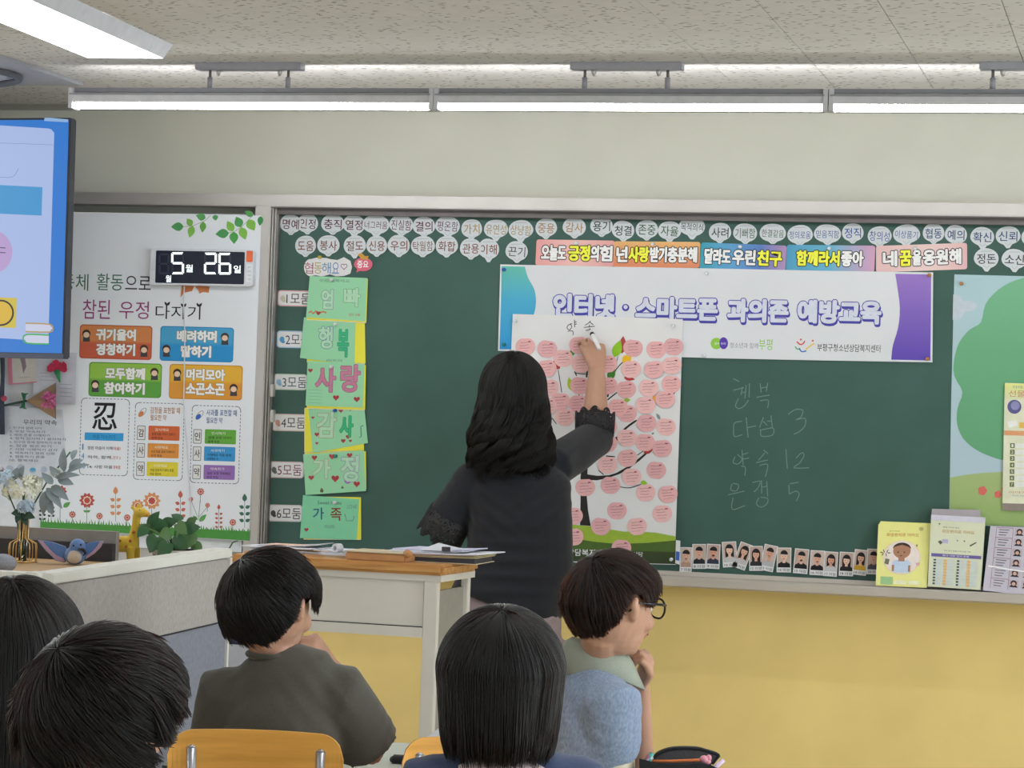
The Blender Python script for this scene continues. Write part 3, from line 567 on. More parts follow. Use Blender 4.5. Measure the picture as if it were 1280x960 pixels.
# cloud sign and speech sign
o = sheet('cloud_sign', ell(389,334.5,9,11,10,0,100,260)+[(388,324),(396,322),(408,322.5),(413,324),(422,325),(430,321.5),(438,326),(440,334),(438,342),(430,345),(420,345.5),(412,343),(403,346),(395,344)], BY-.0016, PAP, th=.001, cat='sign', label='white cloud-shaped sign reading 협동해요 with a heart, above the green cards')
for s, x, w_, c in (('협',386,11,'#a8607a'),('동',397.5,10,'#b8a86a'),('해',408,11,'#5a8ab4'),('요',419.5,9,'#6a8ac0')): text(s, x, 335, w_, 14, BY-.0029, ink(c, 1), o, 0)
fill('drawn_heart', sum([band(heart(430,333,4)+heart(430,333,4)[:1], .8)], []), BY-.0029, ink('#8a5a78', 1), o)
o = sheet('speech_sign', ell(454.2,330.5,11.6,8.6,20)[:7]+[(449,339),(445.5,340.5),(446.5,336)]+ell(454.2,330.5,11.6,8.6,20)[9:], BY-.0016, mat('sign_pink', '#cc6478', .7), th=.001, cat='sign', label='small pink speech-bubble sign reading 중요')
text('중요', 453.5, 330.5, 14, 9, BY-.0029, WF, o, .02)
sheet('hand_sticker', [(447,318),(452,316),(456,320),(461,320),(459,325),(452,324)], BY-.003, mat('sticker_gold', '#c09040', .6), th=.0008, cat='sticker', label='small golden hand sticker on top of the pink speech sign')
# pins
PN = {'blue': mat('pin_blue', '#2a5aa8', .25), 'clear': mat('pin_clear', '#c8ccd0', .2), 'teal': mat('pin_teal', '#2a7a70', .25), 'wood': mat('pin_wood', '#a8703c', .5), 'gold': mat('pin_gold', '#b09a3a', .4)}
for x, y, c, Y, l in ((630.5,337,'blue',-.028,'blue push pin at the top left corner of the banner'),(630.5,430.5,'teal',-.028,'teal push pin at the bottom left of the banner'),(883.5,341.5,'clear',-.028,'clear push pin on the top edge of the banner'),(881,444.5,'clear',-.028,'clear push pin on the bottom edge of the banner'),(1162,343.8,'wood',-.028,'wooden push pin at the top right corner of the banner'),(1159.5,448.5,'wood',-.028,'wooden push pin at the bottom right corner of the banner'),(644.5,401.5,'clear',-.033,'clear push pin at the top left of the promise poster'),(842,407,'clear',-.033,'clear push pin at the top right of the promise poster'),(839.5,699,'clear',-.033,'clear push pin at the bottom right of the promise poster'),(1202,354.5,'wood',-.026,'wooden push pin on the tree and sky poster'),(415,349.5,'clear',-.033,'clear push pin on the topmost green card of the column, lettered 엄빠'),(420,405,'clear',-.029,'clear push pin on the second green card of the column, lettered 행복'),(414.5,458.5,'clear',-.033,'clear push pin on the third green card of the column, lettered 사랑'),(419.5,513,'blue',-.029,'dark blue push pin on the 감사 card'),(420,570,'teal',-.033,'green push pin on the 가정 card'),(419,628,'clear',-.029,'clear push pin on the lowest green card of the column, lettered 가족'),(400.5,321.5,'gold',-.027,'yellow push pin on the cloud sign'),(721,304,'clear',-.026,'clear push pin on the pink slogan strip'),(816.5,305,'clear',-.027,'clear push pin on the orange slogan strip'),(925.5,308.5,'clear',-.026,'clear push pin on the blue slogan strip'),(1037,310.5,'clear',-.027,'clear push pin on the teal slogan strip'),(1144,310.5,'clear',-.026,'clear push pin on the pale pink slogan strip')):
    pin(x, y, Y, l, PN[c])
# -- sky and tree poster at the right --
SY = -.0230
sp = sheet('tree_poster', [(1193,343),(1290,345.5),(1400,349),(1396,664),(1300,659.5),(1186.3,655.5),(1189,500)], SY, gradmat('sky_print', [(0,'#a6bac6'),(1,'#a3bfc6')]), cat='poster', label='pale blue poster of a big round green tree, right end of the blackboard')
Z = SY-.0014
fill('printed_cloud', [spline([(1191.5,368),(1199,369),(1204,376),(1212,376),(1220,380),(1220,386),(1213,389),(1206,390),(1201,398),(1190.8,400)],3)], Z, ink('#b6c0ca'), sp)
fill('printed_meadow', [[(1187.5,597)]+spline([(1187.5,597),(1215,592.5),(1250,590),(1300,590),(1396,597)],3)[1:]+[(1396,663.5),(1300,659),(1186.5,655)]], Z-.0001, gradmat('meadow_print', [(0,'#8fa868'),(1,'#9db078')]), sp)
cr = [(1290,345.8),(1270,350),(1248,362),(1232,380),(1226,403),(1212,412),(1199,428),(1192.6,450),(1193,470),(1203,490),(1197,510),(1196.5,530),(1204,548),(1220,562),(1240,571),(1262,576),(1330,580),(1396,560),(1398,350)]
fill('printed_crown', [spline(cr, 3)], Z-.0003, gradmat('crown_print', [(0,'#5f9a72'),(.6,'#67a37c'),(1,'#74ae8a')]), sp)
fill('printed_flower', [wavy(1228,613.5,5.6,16,.08,5), wavy(1247.5,618,4.6,16,.12,5), wavy(1256,612,4,16,.12,5)], Z-.0004, ink('#cc6a62'), sp, each=True)
# flyer over it
FY = -.030
fl = sheet('hanging_flyer', [(1256,478.5),(1330,481),(1326,640),(1253,638)], FY, mat('flyer_cream', '#cfd0b8', .6), th=.004, cat='flyer', label='cream printed flyer with a numbered list hanging over the tree poster at the right edge')
Z = FY-.0043
fill('header_band', [[(1256.3,479),(1330,481.3),(1329,500),(1256,498)]], Z, gradmat('flyer_head', [(0,'#ccd0a8'),(1,'#d6d884')]), fl)
fill('bottom_band', [[(1253.2,629),(1326,631),(1326,640),(1253,638)]], Z, ink('#8a8078'), fl)
fill('orange_band', [[(1255,538),(1329,540.5),(1329,546),(1254.8,544)]], Z, ink('#d49a70'), fl)
fill('printed_circle', [ell(1268,508.5,8.8)], Z, ink('#5c5c88'), fl); fill('printed_circle', [ell(1269,507,5.6)], Z-.0002, ink('#8a8ab4'), fl)
text('선물', 1271, 492, 20, 8, Z-.0002, ink('#cf8a74', 1), fl, 0); text('이야기', 1275, 484, 18, 4, Z-.0002, ink('#7a8a8a'), fl, 0)
fill('printed_card', [[(1259,527),(1271,525.5),(1272,532),(1261,534.5)]], Z, ink('#e0e0dc'), fl); fill('orange_patch', [[(1274,528),(1300,529),(1300,536),(1274,535)]], Z, ink('#dcb45a'), fl)
for k in range(7):
    y = 557+k*8.1; x = 1265.5-k*.12; fill('number_box', [[(x-2.8,y-3),(x+2.8,y-3),(x+2.8,y+3),(x-2.8,y+3)]], Z, ink('#6f7a48', 1), fl); text(str(k+1), x, y, 2.4, 3.6, Z-.0002, WF, fl, 0)
    fill('blank_line', [[(x+3.6,y-3),(x+60,y-1.2),(x+60,y+4.8),(x+3.6,y+3)]], Z, ink('#d8dad4'), fl)
text('이야기', 1272, 615.5, 22, 3, Z, ink('#c8906a', 1), fl, 0); text('우리 이야기', 1276, 619.8, 22, 2, Z, ink('#8a8a80', 1), fl, 0)
# -- portrait cards standing along the tray --
def face_card(cx, cy, w_, h_, rot, skin, bg, hair, shirt, style, no, nm, lab):
    Y = -.026-random.choice((0, .0015, .003)); M = lambda pts: [(cx+x*cos(rad(rot))-y*sin(rad(rot)), cy+x*sin(rad(rot))+y*cos(rad(rot))) for x, y in pts]
    o = sheet('portrait_card', M([(-w_/2,-h_/2),(w_/2,-h_/2),(w_/2,h_/2),(-w_/2,h_/2)]), Y, PAP, th=.001, cat='photo', label=lab, group='portrait photo cards standing along the chalk tray')
    Z = Y-.0013; t = -h_/2+1; b = h_/2-6.2; x = w_/2-1
    fill('photo_ground', [M([(-x,t),(x,t),(x,b),(-x,b)])], Z, ink(bg), o)
    if style == 'long': fill('hair', [M([(-5,b),(-5.4,t+9)]+[(p[0], p[1]) for p in ell(0,t+9,5.4,6.6,10,0,180,360)]+[(5.4,t+9),(5.2,b)])], Z-.0002, ink(hair,1), o)
    fill('shirt', [M([(-x,b),(-x+.6,b-4.5),(-3,b-7),(3,b-7),(x-.6,b-4.5),(x,b)])], Z-.0003, ink(shirt,1), o)
    fill('face', [M(ell(0,t+9.6,4,5.2,14)), M([(-1.6,t+13),(1.6,t+13),(1.8,b-5.6),(-1.8,b-5.6)])], Z-.0005, ink(skin), o)
    fill('fringe', [M(ell(0,t+7.2,4.7,5,12,0,180,360)+[(3.6,t+7.8),(-3.6,t+7.2)])], Z-.0007, ink(hair,1), o)
    fill('features', [M(ell(-1.6,t+9.8,.6,.4,6)), M(ell(1.6,t+9.8,.6,.4,6)), M(ell(0,t+12.6,1.3,.35,6))], Z-.0008, ink('#6a4038',1), o)
    text('%s %s' % (no, nm), *M([(0, h_/2-3)])[0], w_*.8, 3.6, Z-.0003, INK, o, 0, rot=-rot, name='name_line')
BG = '#bda9a0'; SK = '#c99a84'; BL = '#2c2a2c'; DK = '#2a2c34'
fc = [(857.5,699.5,15,31,2,'#b89884','short','#b09a86',7),(874,695.5,17,31,0,DK,'short','',8),(891.5,695.5,17,31,3,'#383c4e','short','',9),(912,693,18,32,-3,'#c8c8c8','long','',10),(928.5,695,17,33,20,'#c8c4c6','long','',11),(945,698,17,31,0,'#34343a','long','',12),(961,697.5,17,33,12,'#b8bcc0','short','',13),(980,700,18,31,1,'#26262a','short','',14),(1001.5,701.5,18,31,5,'#26262a','short','',15),(1021.5,703.5,18,31,3,'#242428','short','',16),(1038.5,705,17,31,4,'#c6c6c8','long','',17),(1058,705,18,30,3,'#2a2a2c','long','',18),(1075.5,703,17,32,6,'#cfa83c','long','',19),(1092,702,17,32,2,'#5a5660','short','',20)]
desc = ['beige shirt','glasses and dark shirt','navy shirt, broad smile','long hair and white shirt','long hair, tilted card','long hair and white-collared black top','white shirt, card leaning right','black shirt, standing apart','black shirt, left of a close pair','round face and black shirt','long hair and white hood','fringe and black shirt','yellow shirt','partly behind the yellow booklets']
for i, (x, y, w_, h_, r, sh, st, _, no) in enumerate(fc): face_card(x, y, w_, h_, r, ['#cfa48e','#d0a08a','#cc9680','#d8b4a0'][i % 4], [BG,'#b8a498','#b49c92'][i % 3], BL, sh, st, str(no), '이정', 'small portrait card numbered %d, %s' % (no, desc[i]))
o = sheet('leaning_card', [(845,675),(850.5,676),(849.5,706),(844,704)], -.036, PAP, th=.001, cat='card', label='white card with a blue print curling out from behind the promise poster')
fill('blue_print', [[(845,689),(849.5,690),(849,701),(844.5,700)]], -.0375, ink('#3a62b0'), o)
# -- booklets and box on the tray --
def leaning(name, pts, y0, y1, m, parent=None, th=.006, **k):    # pts: four frame corners; leans back from y0 at the foot to y1 at the top
    p = [P(pts[0][0], pts[0][1], y1), P(pts[1][0], pts[1][1], y1), P(pts[2][0], pts[2][1], y0), P(pts[3][0], pts[3][1], y0)]
    return MB().prism(p, (0, th, 0)).build(name, m, parent, **k), p
def onq(p, u, v, lift=.0006):      # point inside a leaning quad
    a = p[0].lerp(p[1], u); b = p[3].lerp(p[2], u); n = (p[1]-p[0]).cross(p[3]-p[0]).normalized(); n = n if n.y < 0 else -n
    return a.lerp(b, v)+n*lift
def qfill(name, p, polys, m, parent, lift=.0008):
    mb = MB()
    for q in polys: mb.poly([onq(p, u, v, lift) for u, v in q])
    return mb.build(name, m, parent, kind='stuff' if len(polys) > 1 else None)
def qtext(s, p, u, v, wu, hv, m, parent, off=0, lift=.0011):
    vv, f = tmesh(s, off); lo, hi = vv.min(0), vv.max(0); c = (lo+hi)/2
    return mk('lettering', [onq(p, u+(x-c[0])*wu/(hi[0]-lo[0]), v-(y-c[1])*hv/(hi[1]-lo[1]), lift) for x, y, _ in vv], f, m, parent)
YB_ = mat('booklet_yellow', '#dbd98a', .55, noise=.02)
e = empty('booklet_stack', P(1127, 733, -.13), 'stack of yellow booklets with a cartoon pupil on the cover, standing on the chalk tray', 'booklet')
for k, (dx, dy) in enumerate(((2.5,-3.5),(1.5,-2),(0,0))):
    _, p = leaning('booklet', [(1098+dx,655+dy),(1163+dx*.5,655.5+dy*.4),(1158.5,734.8),(1094.5,732)], -.135+(2-k)*.006, -.048+(2-k)*.006, YB_, e, .005)
cv = _
qfill('cover_circle', p, [[(.48+.375*cos(t), .535+.28*sin(t)) for t in (2*pi*i/28 for i in range(28))]], ink('#ddd0a8'), cv); qfill('cover_circle', p, [[(.48+.345*cos(t), .535+.258*sin(t)) for t in (2*pi*i/28 for i in range(28))]], ink('#ddd2cc'), cv, .0011)
qfill('printed_shirt', p, [[(.3,.77),(.3,.62),(.36,.575),(.6,.575),(.66,.62),(.66,.77),(.6,.78),(.36,.78)]], ink('#b8c8dc'), cv, .0014)
qfill('printed_head', p, [[(.48+.17*cos(t), .43+.125*sin(t)) for t in (2*pi*i/20 for i in range(20))], [(.42,.54),(.54,.54),(.54,.6),(.42,.6)], [(.3,.66),(.345,.66),(.345,.76),(.3,.76)], [(.615,.66),(.66,.66),(.66,.76),(.615,.76)]], ink('#a87c64'), cv, .0017)
qfill('printed_hair', p, [[(.48+.175*cos(t), .40+.1*sin(t)) for t in (pi+pi*i/12 for i in range(13))]+[(.62,.37),(.48,.335),(.34,.37)]], ink('#4a3c34',1), cv, .002)
qfill('printed_face', p, [[(.41+.016*cos(t), .455+.012*sin(t)) for t in (2*pi*i/8 for i in range(8))], [(.53+.016*cos(t), .455+.012*sin(t)) for t in (2*pi*i/8 for i in range(8))], [(.44,.505),(.5,.505),(.47,.52)]], ink('#5a3830',1), cv, .002)
qtext('희망편지로 이어요', p, .48, .175, .62, .055, ink('#d08a4a', 1), cv); qtext('함께 이어요', p, .32, .115, .2, .02, ink('#7a7a4a', 1), cv)
qfill('cover_print', p, [[(.09,.85),(.33,.85),(.33,.975),(.09,.975)]], ink('#9ac08a'), cv); qfill('cover_print', p, [[(.36,.9),(.6,.9),(.6,.96),(.36,.96)],[(.64,.9),(.85,.9),(.85,.96),(.64,.96)]], ink('#e4e2c0'), cv)
qfill('cover_doodle', p, [leafpoly(.16+.04*cos(a), .47, .07, .02, a*57) for a in (0,1,2,3,4,5)]+[[(.17,.56),(.25,.57),(.23,.66),(.15,.64)],[(.74,.34),(.78,.32),(.77,.37)]], ink('#7a7a64',1), cv, .0015); qfill('cover_doodle', p, [[(.76,.62),(.84,.61),(.83,.66),(.78,.665)]], ink('#cfa0a8'), cv, .0015)
qfill('emblem', p, [[(.83+.045*cos(t), .075+.032*sin(t)) for t in (2*pi*i/12 for i in range(12))]], ink('#b8b87a'), cv)
# box
e = empty('paper_box', P(1194, 737, -.12), 'open pale paper box with printed list and purple band, standing on the chalk tray', 'box')
BXP = mat('box_paper', '#c9ccb2', .55, noise=.02)
bx, p = leaning('box_front', [(1164,643.5),(1231.5,647),(1225.5,737.5),(1159.5,733)], -.14, -.075, BXP, e, .028)
leaning('back_flap', [(1165,636),(1225,637.5),(1226,648),(1164,646)], -.06, -.055, mat('flap_grey', '#9e979e', .7), e, .002)
qfill('inner_lining', p, [[(.0,.0),(1,.0),(1,.075),(.0,.075)]], ink('#c4c2ce'), bx)
qtext('희망편지로 이어요', p, .52, .22, .6, .05, ink('#d0a468',1), bx); qtext('함께 이어요 편지', p, .38, .165, .3, .02, ink('#7a7a4a', 1), bx)
qfill('purple_band', p, [[(.04,.535),(.975,.535),(.975,.58),(.04,.58)]], ink('#6a5f9a'), bx); qtext('감사 사랑 정의 존중', p, .5, .557, .5, .022, WF, bx, 0, .0014)
rowf = []; rowd = []; rowo = []
for c0 in (.08, .52):
    for r in range(9):
        v = .61+r*.041; rowf.append([(c0,v),(c0+.4,v),(c0+.4,v+.034),(c0,v+.034)]); rowd.append([(c0+.01,v+.004),(c0+.055,v+.004),(c0+.055,v+.026),(c0+.01,v+.026)]); rowo.append([(c0+.2,v),(c0+.26,v),(c0+.26,v+.034),(c0+.2,v+.034)])
qfill('list_rows', p, rowf, ink('#c2cac6'), bx, .0010); qfill('list_numbers', p, rowd, ink('#4a4c48',1), bx, .0014); qfill('list_marks', p, rowo, ink('#d8b078'), bx, .0014)
qfill('box_doodle', p, [[(.15,.37),(.2,.35),(.24,.38),(.2,.41)],[(.14,.12),(.18,.11),(.17,.135)],[(.74,.4),(.86,.345),(.87,.36),(.76,.415)],[(.5,.33),(.53,.34),(.51,.355)],[(.63,.33),(.66,.34),(.64,.36)]], ink('#6a6c5c',1), bx); qfill('box_doodle', p, [[(.22,.335),(.34,.33),(.34,.39),(.24,.385)]], ink('#b4b0cc'), bx); qtext('사랑 감사 행복 우정 존중 이해', p, .52, .49, .5, .018, ink('#5a5a5a',1), bx)
# class chart in a clear sleeve
o, p = leaning('class_chart', [(1238,657.5),(1296,660),(1290,745),(1228.5,738)], -.14, -.05, mat('chart_paper', '#b9b4c0', .35, noise=.02), None, .004, cat='chart', label='grey-white class seating chart of portraits in a plastic sleeve, right end of the tray')
ch = o
L = []
for r in range(6):
    v = .02+r*.155; L += band([(.14,v),(.5,v)], .008)+band([(.5,v),(.5,v+.15)], .008)+band([(.14,v),(.14,v+.15)], .008)
qfill('chart_lines', p, L, ink('#a8808e',1), ch); mb = []
for r in range(6):
    for q in range(3): mb += band([(.2, .05+r*.155+q*.04), (.42-q*.03, .052+r*.155+q*.04)], .012)
qfill('chart_text', p, mb, ink('#75707c',1), ch)
for r in range(6):
    for c0 in (0, 1):
        u, v = .64+c0*.26-r*.006, .08+r*.155
        qfill('chart_photo', p, [[(u-.1,v-.06),(u+.1,v-.06),(u+.1,v+.05),(u-.1,v+.05)]], ink('#b8aab0'), ch, .0010); qfill('chart_hair', p, [[(u+.065*cos(t),v-.012+.042*sin(t)) for t in (2*pi*i/12 for i in range(12))], [(u-.09,v+.05),(u-.05,v+.02),(u+.05,v+.02),(u+.09,v+.05)]], ink('#35323a',1), ch, .0013); qfill('chart_face', p, [[(u+.04*cos(t),v+.0+.028*sin(t)) for t in (2*pi*i/10 for i in range(10))]], ink('#c8a090'), ch, .0016)
qfill('seam_strip', p, [[(.05,.61),(.55,.64),(1,.655),(1,.675),(.55,.66),(.05,.632)]], ink('#e8e8ea',1.3), ch, .002)
# ================= left panel with the class poster =================
LP_Y = -.086
pn = sheet('sliding_panel', [(-260,262),(319.5,268.5),(319.5,270),(304,690),(-260,665)], -.06, mat('panel_white', '#bcc0c6', .6, k=1.45), th=.018, cat='panel', label='pale sliding board panel left of the blackboard, covered with posters')
CPW = mat('poster_left', '#c3c7cf', .55, noise=.02, scale=4, k=1.5)
cp = sheet('class_poster', [(70,264.5),(327,269.5),(311.5,676.5),(50,660.5),(66,430)], LP_Y-.005, CPW, cat='poster', label='large white class poster with coloured slogan boxes and printed flowers, left of the blackboard')
Z = LP_Y-.0066
def c3(x, y): return (80+x/4.8, 260+y/4.8)
def c4(x, y): return (80+x/4, 440+y/4)
GRT = ink('#3f7560', 1); PUR = ink('#96407c', 1)
text('공동체', 84, 352.5, 53, 21, Z, GRT, cp, .0); text('활동', 137.5, 352.5, 33, 21, Z, GRT, cp, .0); text('으로', 172.5, 353.5, 32, 17, Z, INK, cp, .0)
text('참된', 120.5, 386.5, 34, 24, Z, PUR, cp, .0); text('우정', 167.5, 387.5, 37, 22, Z, PUR, cp, .0); text('다지기', 222.5, 390.5, 56, 17, Z, INK, cp, .0)
fill('printed_sprout', [leafpoly(x, y, 6, 3, a) for x, y in ((209,382),(229.5,384),(249,383.5)) for a in (55, 125)], Z, ink('#2f2f35', 1), cp, each=True)
fill('printed_bow', [[(227,357),(243,357),(240,364),(230,366),(225.5,372)],[(243,357),(262,358),(261,366),(254,365),(249,367),(248,363)]], Z, ink('#c07850'), cp)
def sbox(q, c1, c2, l1, l2, kids, rowsat):
    o = fill('slogan_box', [rrect(*q, 4, .026)], Z, ink(c2, 1), cp); a, b_, c_, d = q; fill('box_face', [rrect(a+1.2, b_+1.2, c_-1.2, d-1.2, 3.5, .026)], Z-.0002, gradmat('box_'+c1[1:], [(0, c2), (.45, c2), (.55, c1), (1, c1)]), o)
    for s, (x, y, w_) in ((l1, rowsat[0]), (l2, rowsat[1])): outlined(s, x, y, w_, 16, Z-.0004, WF, ink('#8a8a80', 1), o, 1.1, .6)
    for x, y in kids:
        fill('printed_kid', [ell(x, y+4.5, 4.2, 4, 10, 0, 180, 360), [(x-4.5,y+9),(x-4,y+4.5),(x+4,y+4.5),(x+4.5,y+9)]], Z-.0004, ink('#4a4a50', 1), o); fill('printed_kid_hair', [ell(x, y-1, 5.2, 5.2, 12)], Z-.0005, ink('#4a3a34', 1), o); fill('printed_kid_face', [ell(x, y+.6, 3.8, 3.6, 12)], Z-.0007, ink('#dcc0aa'), o)
sbox((99.5,406.5,190,449), '#c8804e', '#bd5c44', '귀기울여', '경청하기', [(108,418),(180,437)], [(145,418.5,51),(144.5,437,50)])
sbox((200,408.5,292,452), '#4a9cc8', '#2f8cc8', '배려하며', '말하기', [(281,422),(208,437)], [(246,420.5,51),(245,439.5,39)])
sbox((111,453.5,202,496.5), '#8cb84a', '#5a9a42', '모두함께', '참여하기', [(193,466),(119,481)], [(156.5,467,51),(155.5,485.5,52)])
sbox((211.5,456,303,499.5), '#d8a83a', '#d0903a', '머리모아', '소곤소곤', [(221.5,467),(292,486)], [(257,468.5,50),(256.5,486.5,50)])
def dashes(x0, y0, x1, y1):
    pts = rrect(x0, y0, x1, y1, 5, .03, 5); pts.append(pts[0]); L = []; acc = 0; per = [[], [], []]
    for i in range(len(pts)-1):
        a, b_ = pts[i], pts[i+1]; d = math.hypot(b_[0]-a[0], b_[1]-a[1]); t = 0
        while t < d:
            l = min(2.6, d-t); L += band([(a[0]+(b_[0]-a[0])*t/d, a[1]+(b_[1]-a[1])*t/d), (a[0]+(b_[0]-a[0])*(t+l)/d, a[1]+(b_[1]-a[1])*(t+l)/d)], .8); t += 4.4
    fill('dashed_border', L, Z, ink('#5a6080', 1), cp, kind='stuff')
dashes(100.5,498.5,160.5,594); dashes(168,504,229,600); dashes(239,507.5,299.5,604)
text('忍', 131, 520.5, 31, 34, Z, INK, cp, .012); fill('blue_bar', [[(106,540.5),(154.5,541.5),(154,551.5),(105.7,550)]], Z, ink('#3a96d0'), cp); text('마음 다스리기', 130, 546, 28, 5, Z-.0002, ink('#1f5a8a', 1), cp, 0)
for n_, y, s, rr in ((1,559.5,'참된 마음이 이해','마음!'),(4,571,'하하, 함께,','친구 3'),(10,583,'14: 사랑 마음','행복함')):
    text(str(n_), 103.5, y-1, {1: 1.6, 4: 3.6, 10: 6}[n_], 7.5, Z, ink('#3a8ac8', 1), cp, 0); text(s, 125, y+.6, 31, 4.2, Z, INK, cp, .01); text(rr, 146, y+1.2, 9, 4.2, Z, ink('#c04a44', 1), cp, .01)
def pill(x, y, c):
    fill('printed_pill', [ell(x, y, 3.2, 7, 14, 40)], Z, ink('#8a8a90', 1), cp); fill('printed_pill', [ell(x, y, 2.6, 6.3, 14, 40)], Z-.0002, ink('#d8dade'), cp); fill('printed_pill', [ell(x-1.6, y+2, 2.6, 4, 12, 40)], Z-.0003, ink(c), cp)
pill(178, 515.5, '#c8794a'); pill(249.5, 519, '#3c62b4')
text('감정을 표현할 때', 206.5, 513, 37, 8, Z, ink('#b07038', 1), cp, .01); text('필요한 약', 198, 522, 20, 7.5, Z, ink('#b07038', 1), cp, .01)
text('사과를 표현할 때', 277, 516, 38, 8, Z, ink('#30569a', 1), cp, .01); text('필요한 약', 268, 525.5, 20, 7.5, Z, ink('#30569a', 1), cp, .01)
for s, x, y, c, X0, a, b_ in (('감',176.5,541,'#c4623c',185.5,'감사해요','함께 마음 이야기 말하기'),('사',176,563,'#cf8a44',184.5,'사랑해요','우리 마음 함께 이해하기'),('약',175.5,586,'#d0c23e',183.5,'이해해요','마음 정돈하기 예의 존중'),('인',246.8,545.5,'#62a044',256,'인사하기','함께 우정 이야기'),('사',246.3,567,'#3d8ec8',255,'사과하기','이해해요 마음 함께'),('약',245.8,590,'#8c6aac',254.5,'약속하기','참된 우정 약속해요')):
    w_ = 5.2; fill('letter_frame', [rrect(x-w_, y-9, x+w_, y+9, 1.2)], Z, ink('#7a7c86', 1), cp); fill('letter_card', [rrect(x-w_+.8, y-8.2, x+w_-.8, y+8.2, 1)], Z-.0002, PAP, cp); text(s, x, y, 7, 10, Z-.0004, INK, cp, .01)
    o = fill('colour_box', [rrect(X0, y-8.5, X0+39, y+9.5, 1.2, .028)], Z, ink(c), cp); text(a, X0+17, y-3.8, 17, 3.6, Z-.0002, ink('#e0ddd0'), o, 0); text(b_, X0+19, y+1.8, 29, 3.4, Z-.0002, INK, o, .01); text(b_[:6], X0+11, y+6.6, 14, 3.2, Z-.0002, INK, o, .01)
# printed leaves, flowers, grass
lf = [(642,112,76,50,0,'#5a9a5c'),(0,0,0,0,0,'')]
for bx_, by_, L, W, a, c in ((718,112,76,52,180,'#4e9258'),(768,106,52,40,125,'#76a84e'),(772,106,74,44,-105,'#7ab04e'),(836,82,66,40,-95,'#64a04e'),(850,60,60,46,165,'#5a9a5c'),(905,40,36,34,-80,'#4e9258'),(990,150,82,56,185,'#4e9258'),(1015,140,72,48,120,'#7ab04e'),(1062,115,70,54,115,'#4e9258'),(1018,142,74,54,-88,'#4e9a50'),(1062,115,80,52,-70,'#7ab04e'),(1105,70,76,58,-60,'#7ab04e'),(1135,48,58,36,150,'#5a9a5c'),(1180,48,60,34,-95,'#3f8a50')):
    x, y = c3(bx_, by_); fill('printed_leaf', [leafpoly(x, y, L/4.8, W/4.8, a)], Z-.0002, ink(c), cp)
fill('printed_twig', band([c3(718,112), c3(775,106), c3(840,80), c3(880,45)], .5)+band([c3(985,150), c3(1020,142), c3(1065,115), c3(1130,48)], .5), Z, ink('#7a8a6a', 1), cp, kind='stuff')
gr = [(50.5,648)]; x = 50.5
while x < 312.5:
    y = 652+(x-50)*.046; gr += [(x, y), (x+random.uniform(-1.5, 2), y-random.uniform(2, 7)), (x+2.1, y+.3)]; x += random.uniform(2.4, 4.5)
fill('printed_grass', [gr+[(312.2,664),(311.8,676),(50.2,660)]], Z, ink('#4c8c44'), cp)
RD, ORG = ink('#b0524c'), ink('#c98a62')
def flower(x, y, r, m, m2, st):
    fill('printed_stem', band([(x, y), (x-.5, y+st)], .6), Z-.0001, ink('#5a7a5a', 1), cp); fill('printed_flower', [wavy(x, y, r*.9, 48, .14, 10)], Z-.0002, m, cp); fill('flower_ring', [wavy(x, y, r*.52, 32, .12, 8)], Z-.0003, ink('#e0d8c8'), cp); fill('flower_centre', [wavy(x, y, r*.4, 32, .12, 8)], Z-.0004, m2, cp)
flower(108.8,625.5,9.5,RD,RD,34); flower(189.8,626,10.8,ORG,RD,36); flower(172,632,8,ORG,RD,30); flower(75.5,614.5,8,RD,RD,36)
for x, y, r in ((90.5,643,4.3),(124.3,645,4.3),(159,647,4.3),(291,653,4.3),(250.8,614.5,4.6),(238.7,624,2.9),(259.5,631.5,3.1)): flower(x, y, r, RD, RD, 14 if r > 3.5 else 8)
fill('printed_stem', band([(250.8,619),(248,650)], .6)+band([(239,626),(247,646)], .5)+band([(259,634),(249,646)], .5), Z-.0001, ink('#5a7a6a', 1), cp)
fill('printed_leaf', [leafpoly(249,652,13,6,45), leafpoly(247,650,8,3.5,135), leafpoly(79,634,11,6,35), leafpoly(108.5,640,5,3,25), leafpoly(108.5,640,5,3,155)], Z-.0002, ink('#5c9a58'), cp, each=True)
def sprig(x, y0, y1, m, w_, n):
    fill('printed_stem', band([(x, y0+4), (x, y1)], .5), Z-.0001, ink('#6a7a6a', 1), cp); L = [leafpoly(x, y0+9*w_, 10*w_, 6*w_, 90)]
    for k in range(n):
        yy = y0+(14+k*8.4)*w_
        for a in (25, 155): L.append(leafpoly(x+(1 if a < 90 else -1), yy+3, 6.5*w_, 4.6*w_, a))
    fill('printed_sprig', L, Z-.0002, m, cp, kind='stuff')
sprig(144.5,609,652,ORG,1,3); sprig(225.5,614,652,ink('#b86050'),.95,3); sprig(273.5,631,660,ink('#b05a50'),.65,4); sprig(305.8,618,660,ink('#3f6a5a'),1,3); sprig(64,624,650,ink('#3a4a44', 1),.6,3); sprig(53,628,650,ink('#3a4a44', 1),.6,3)
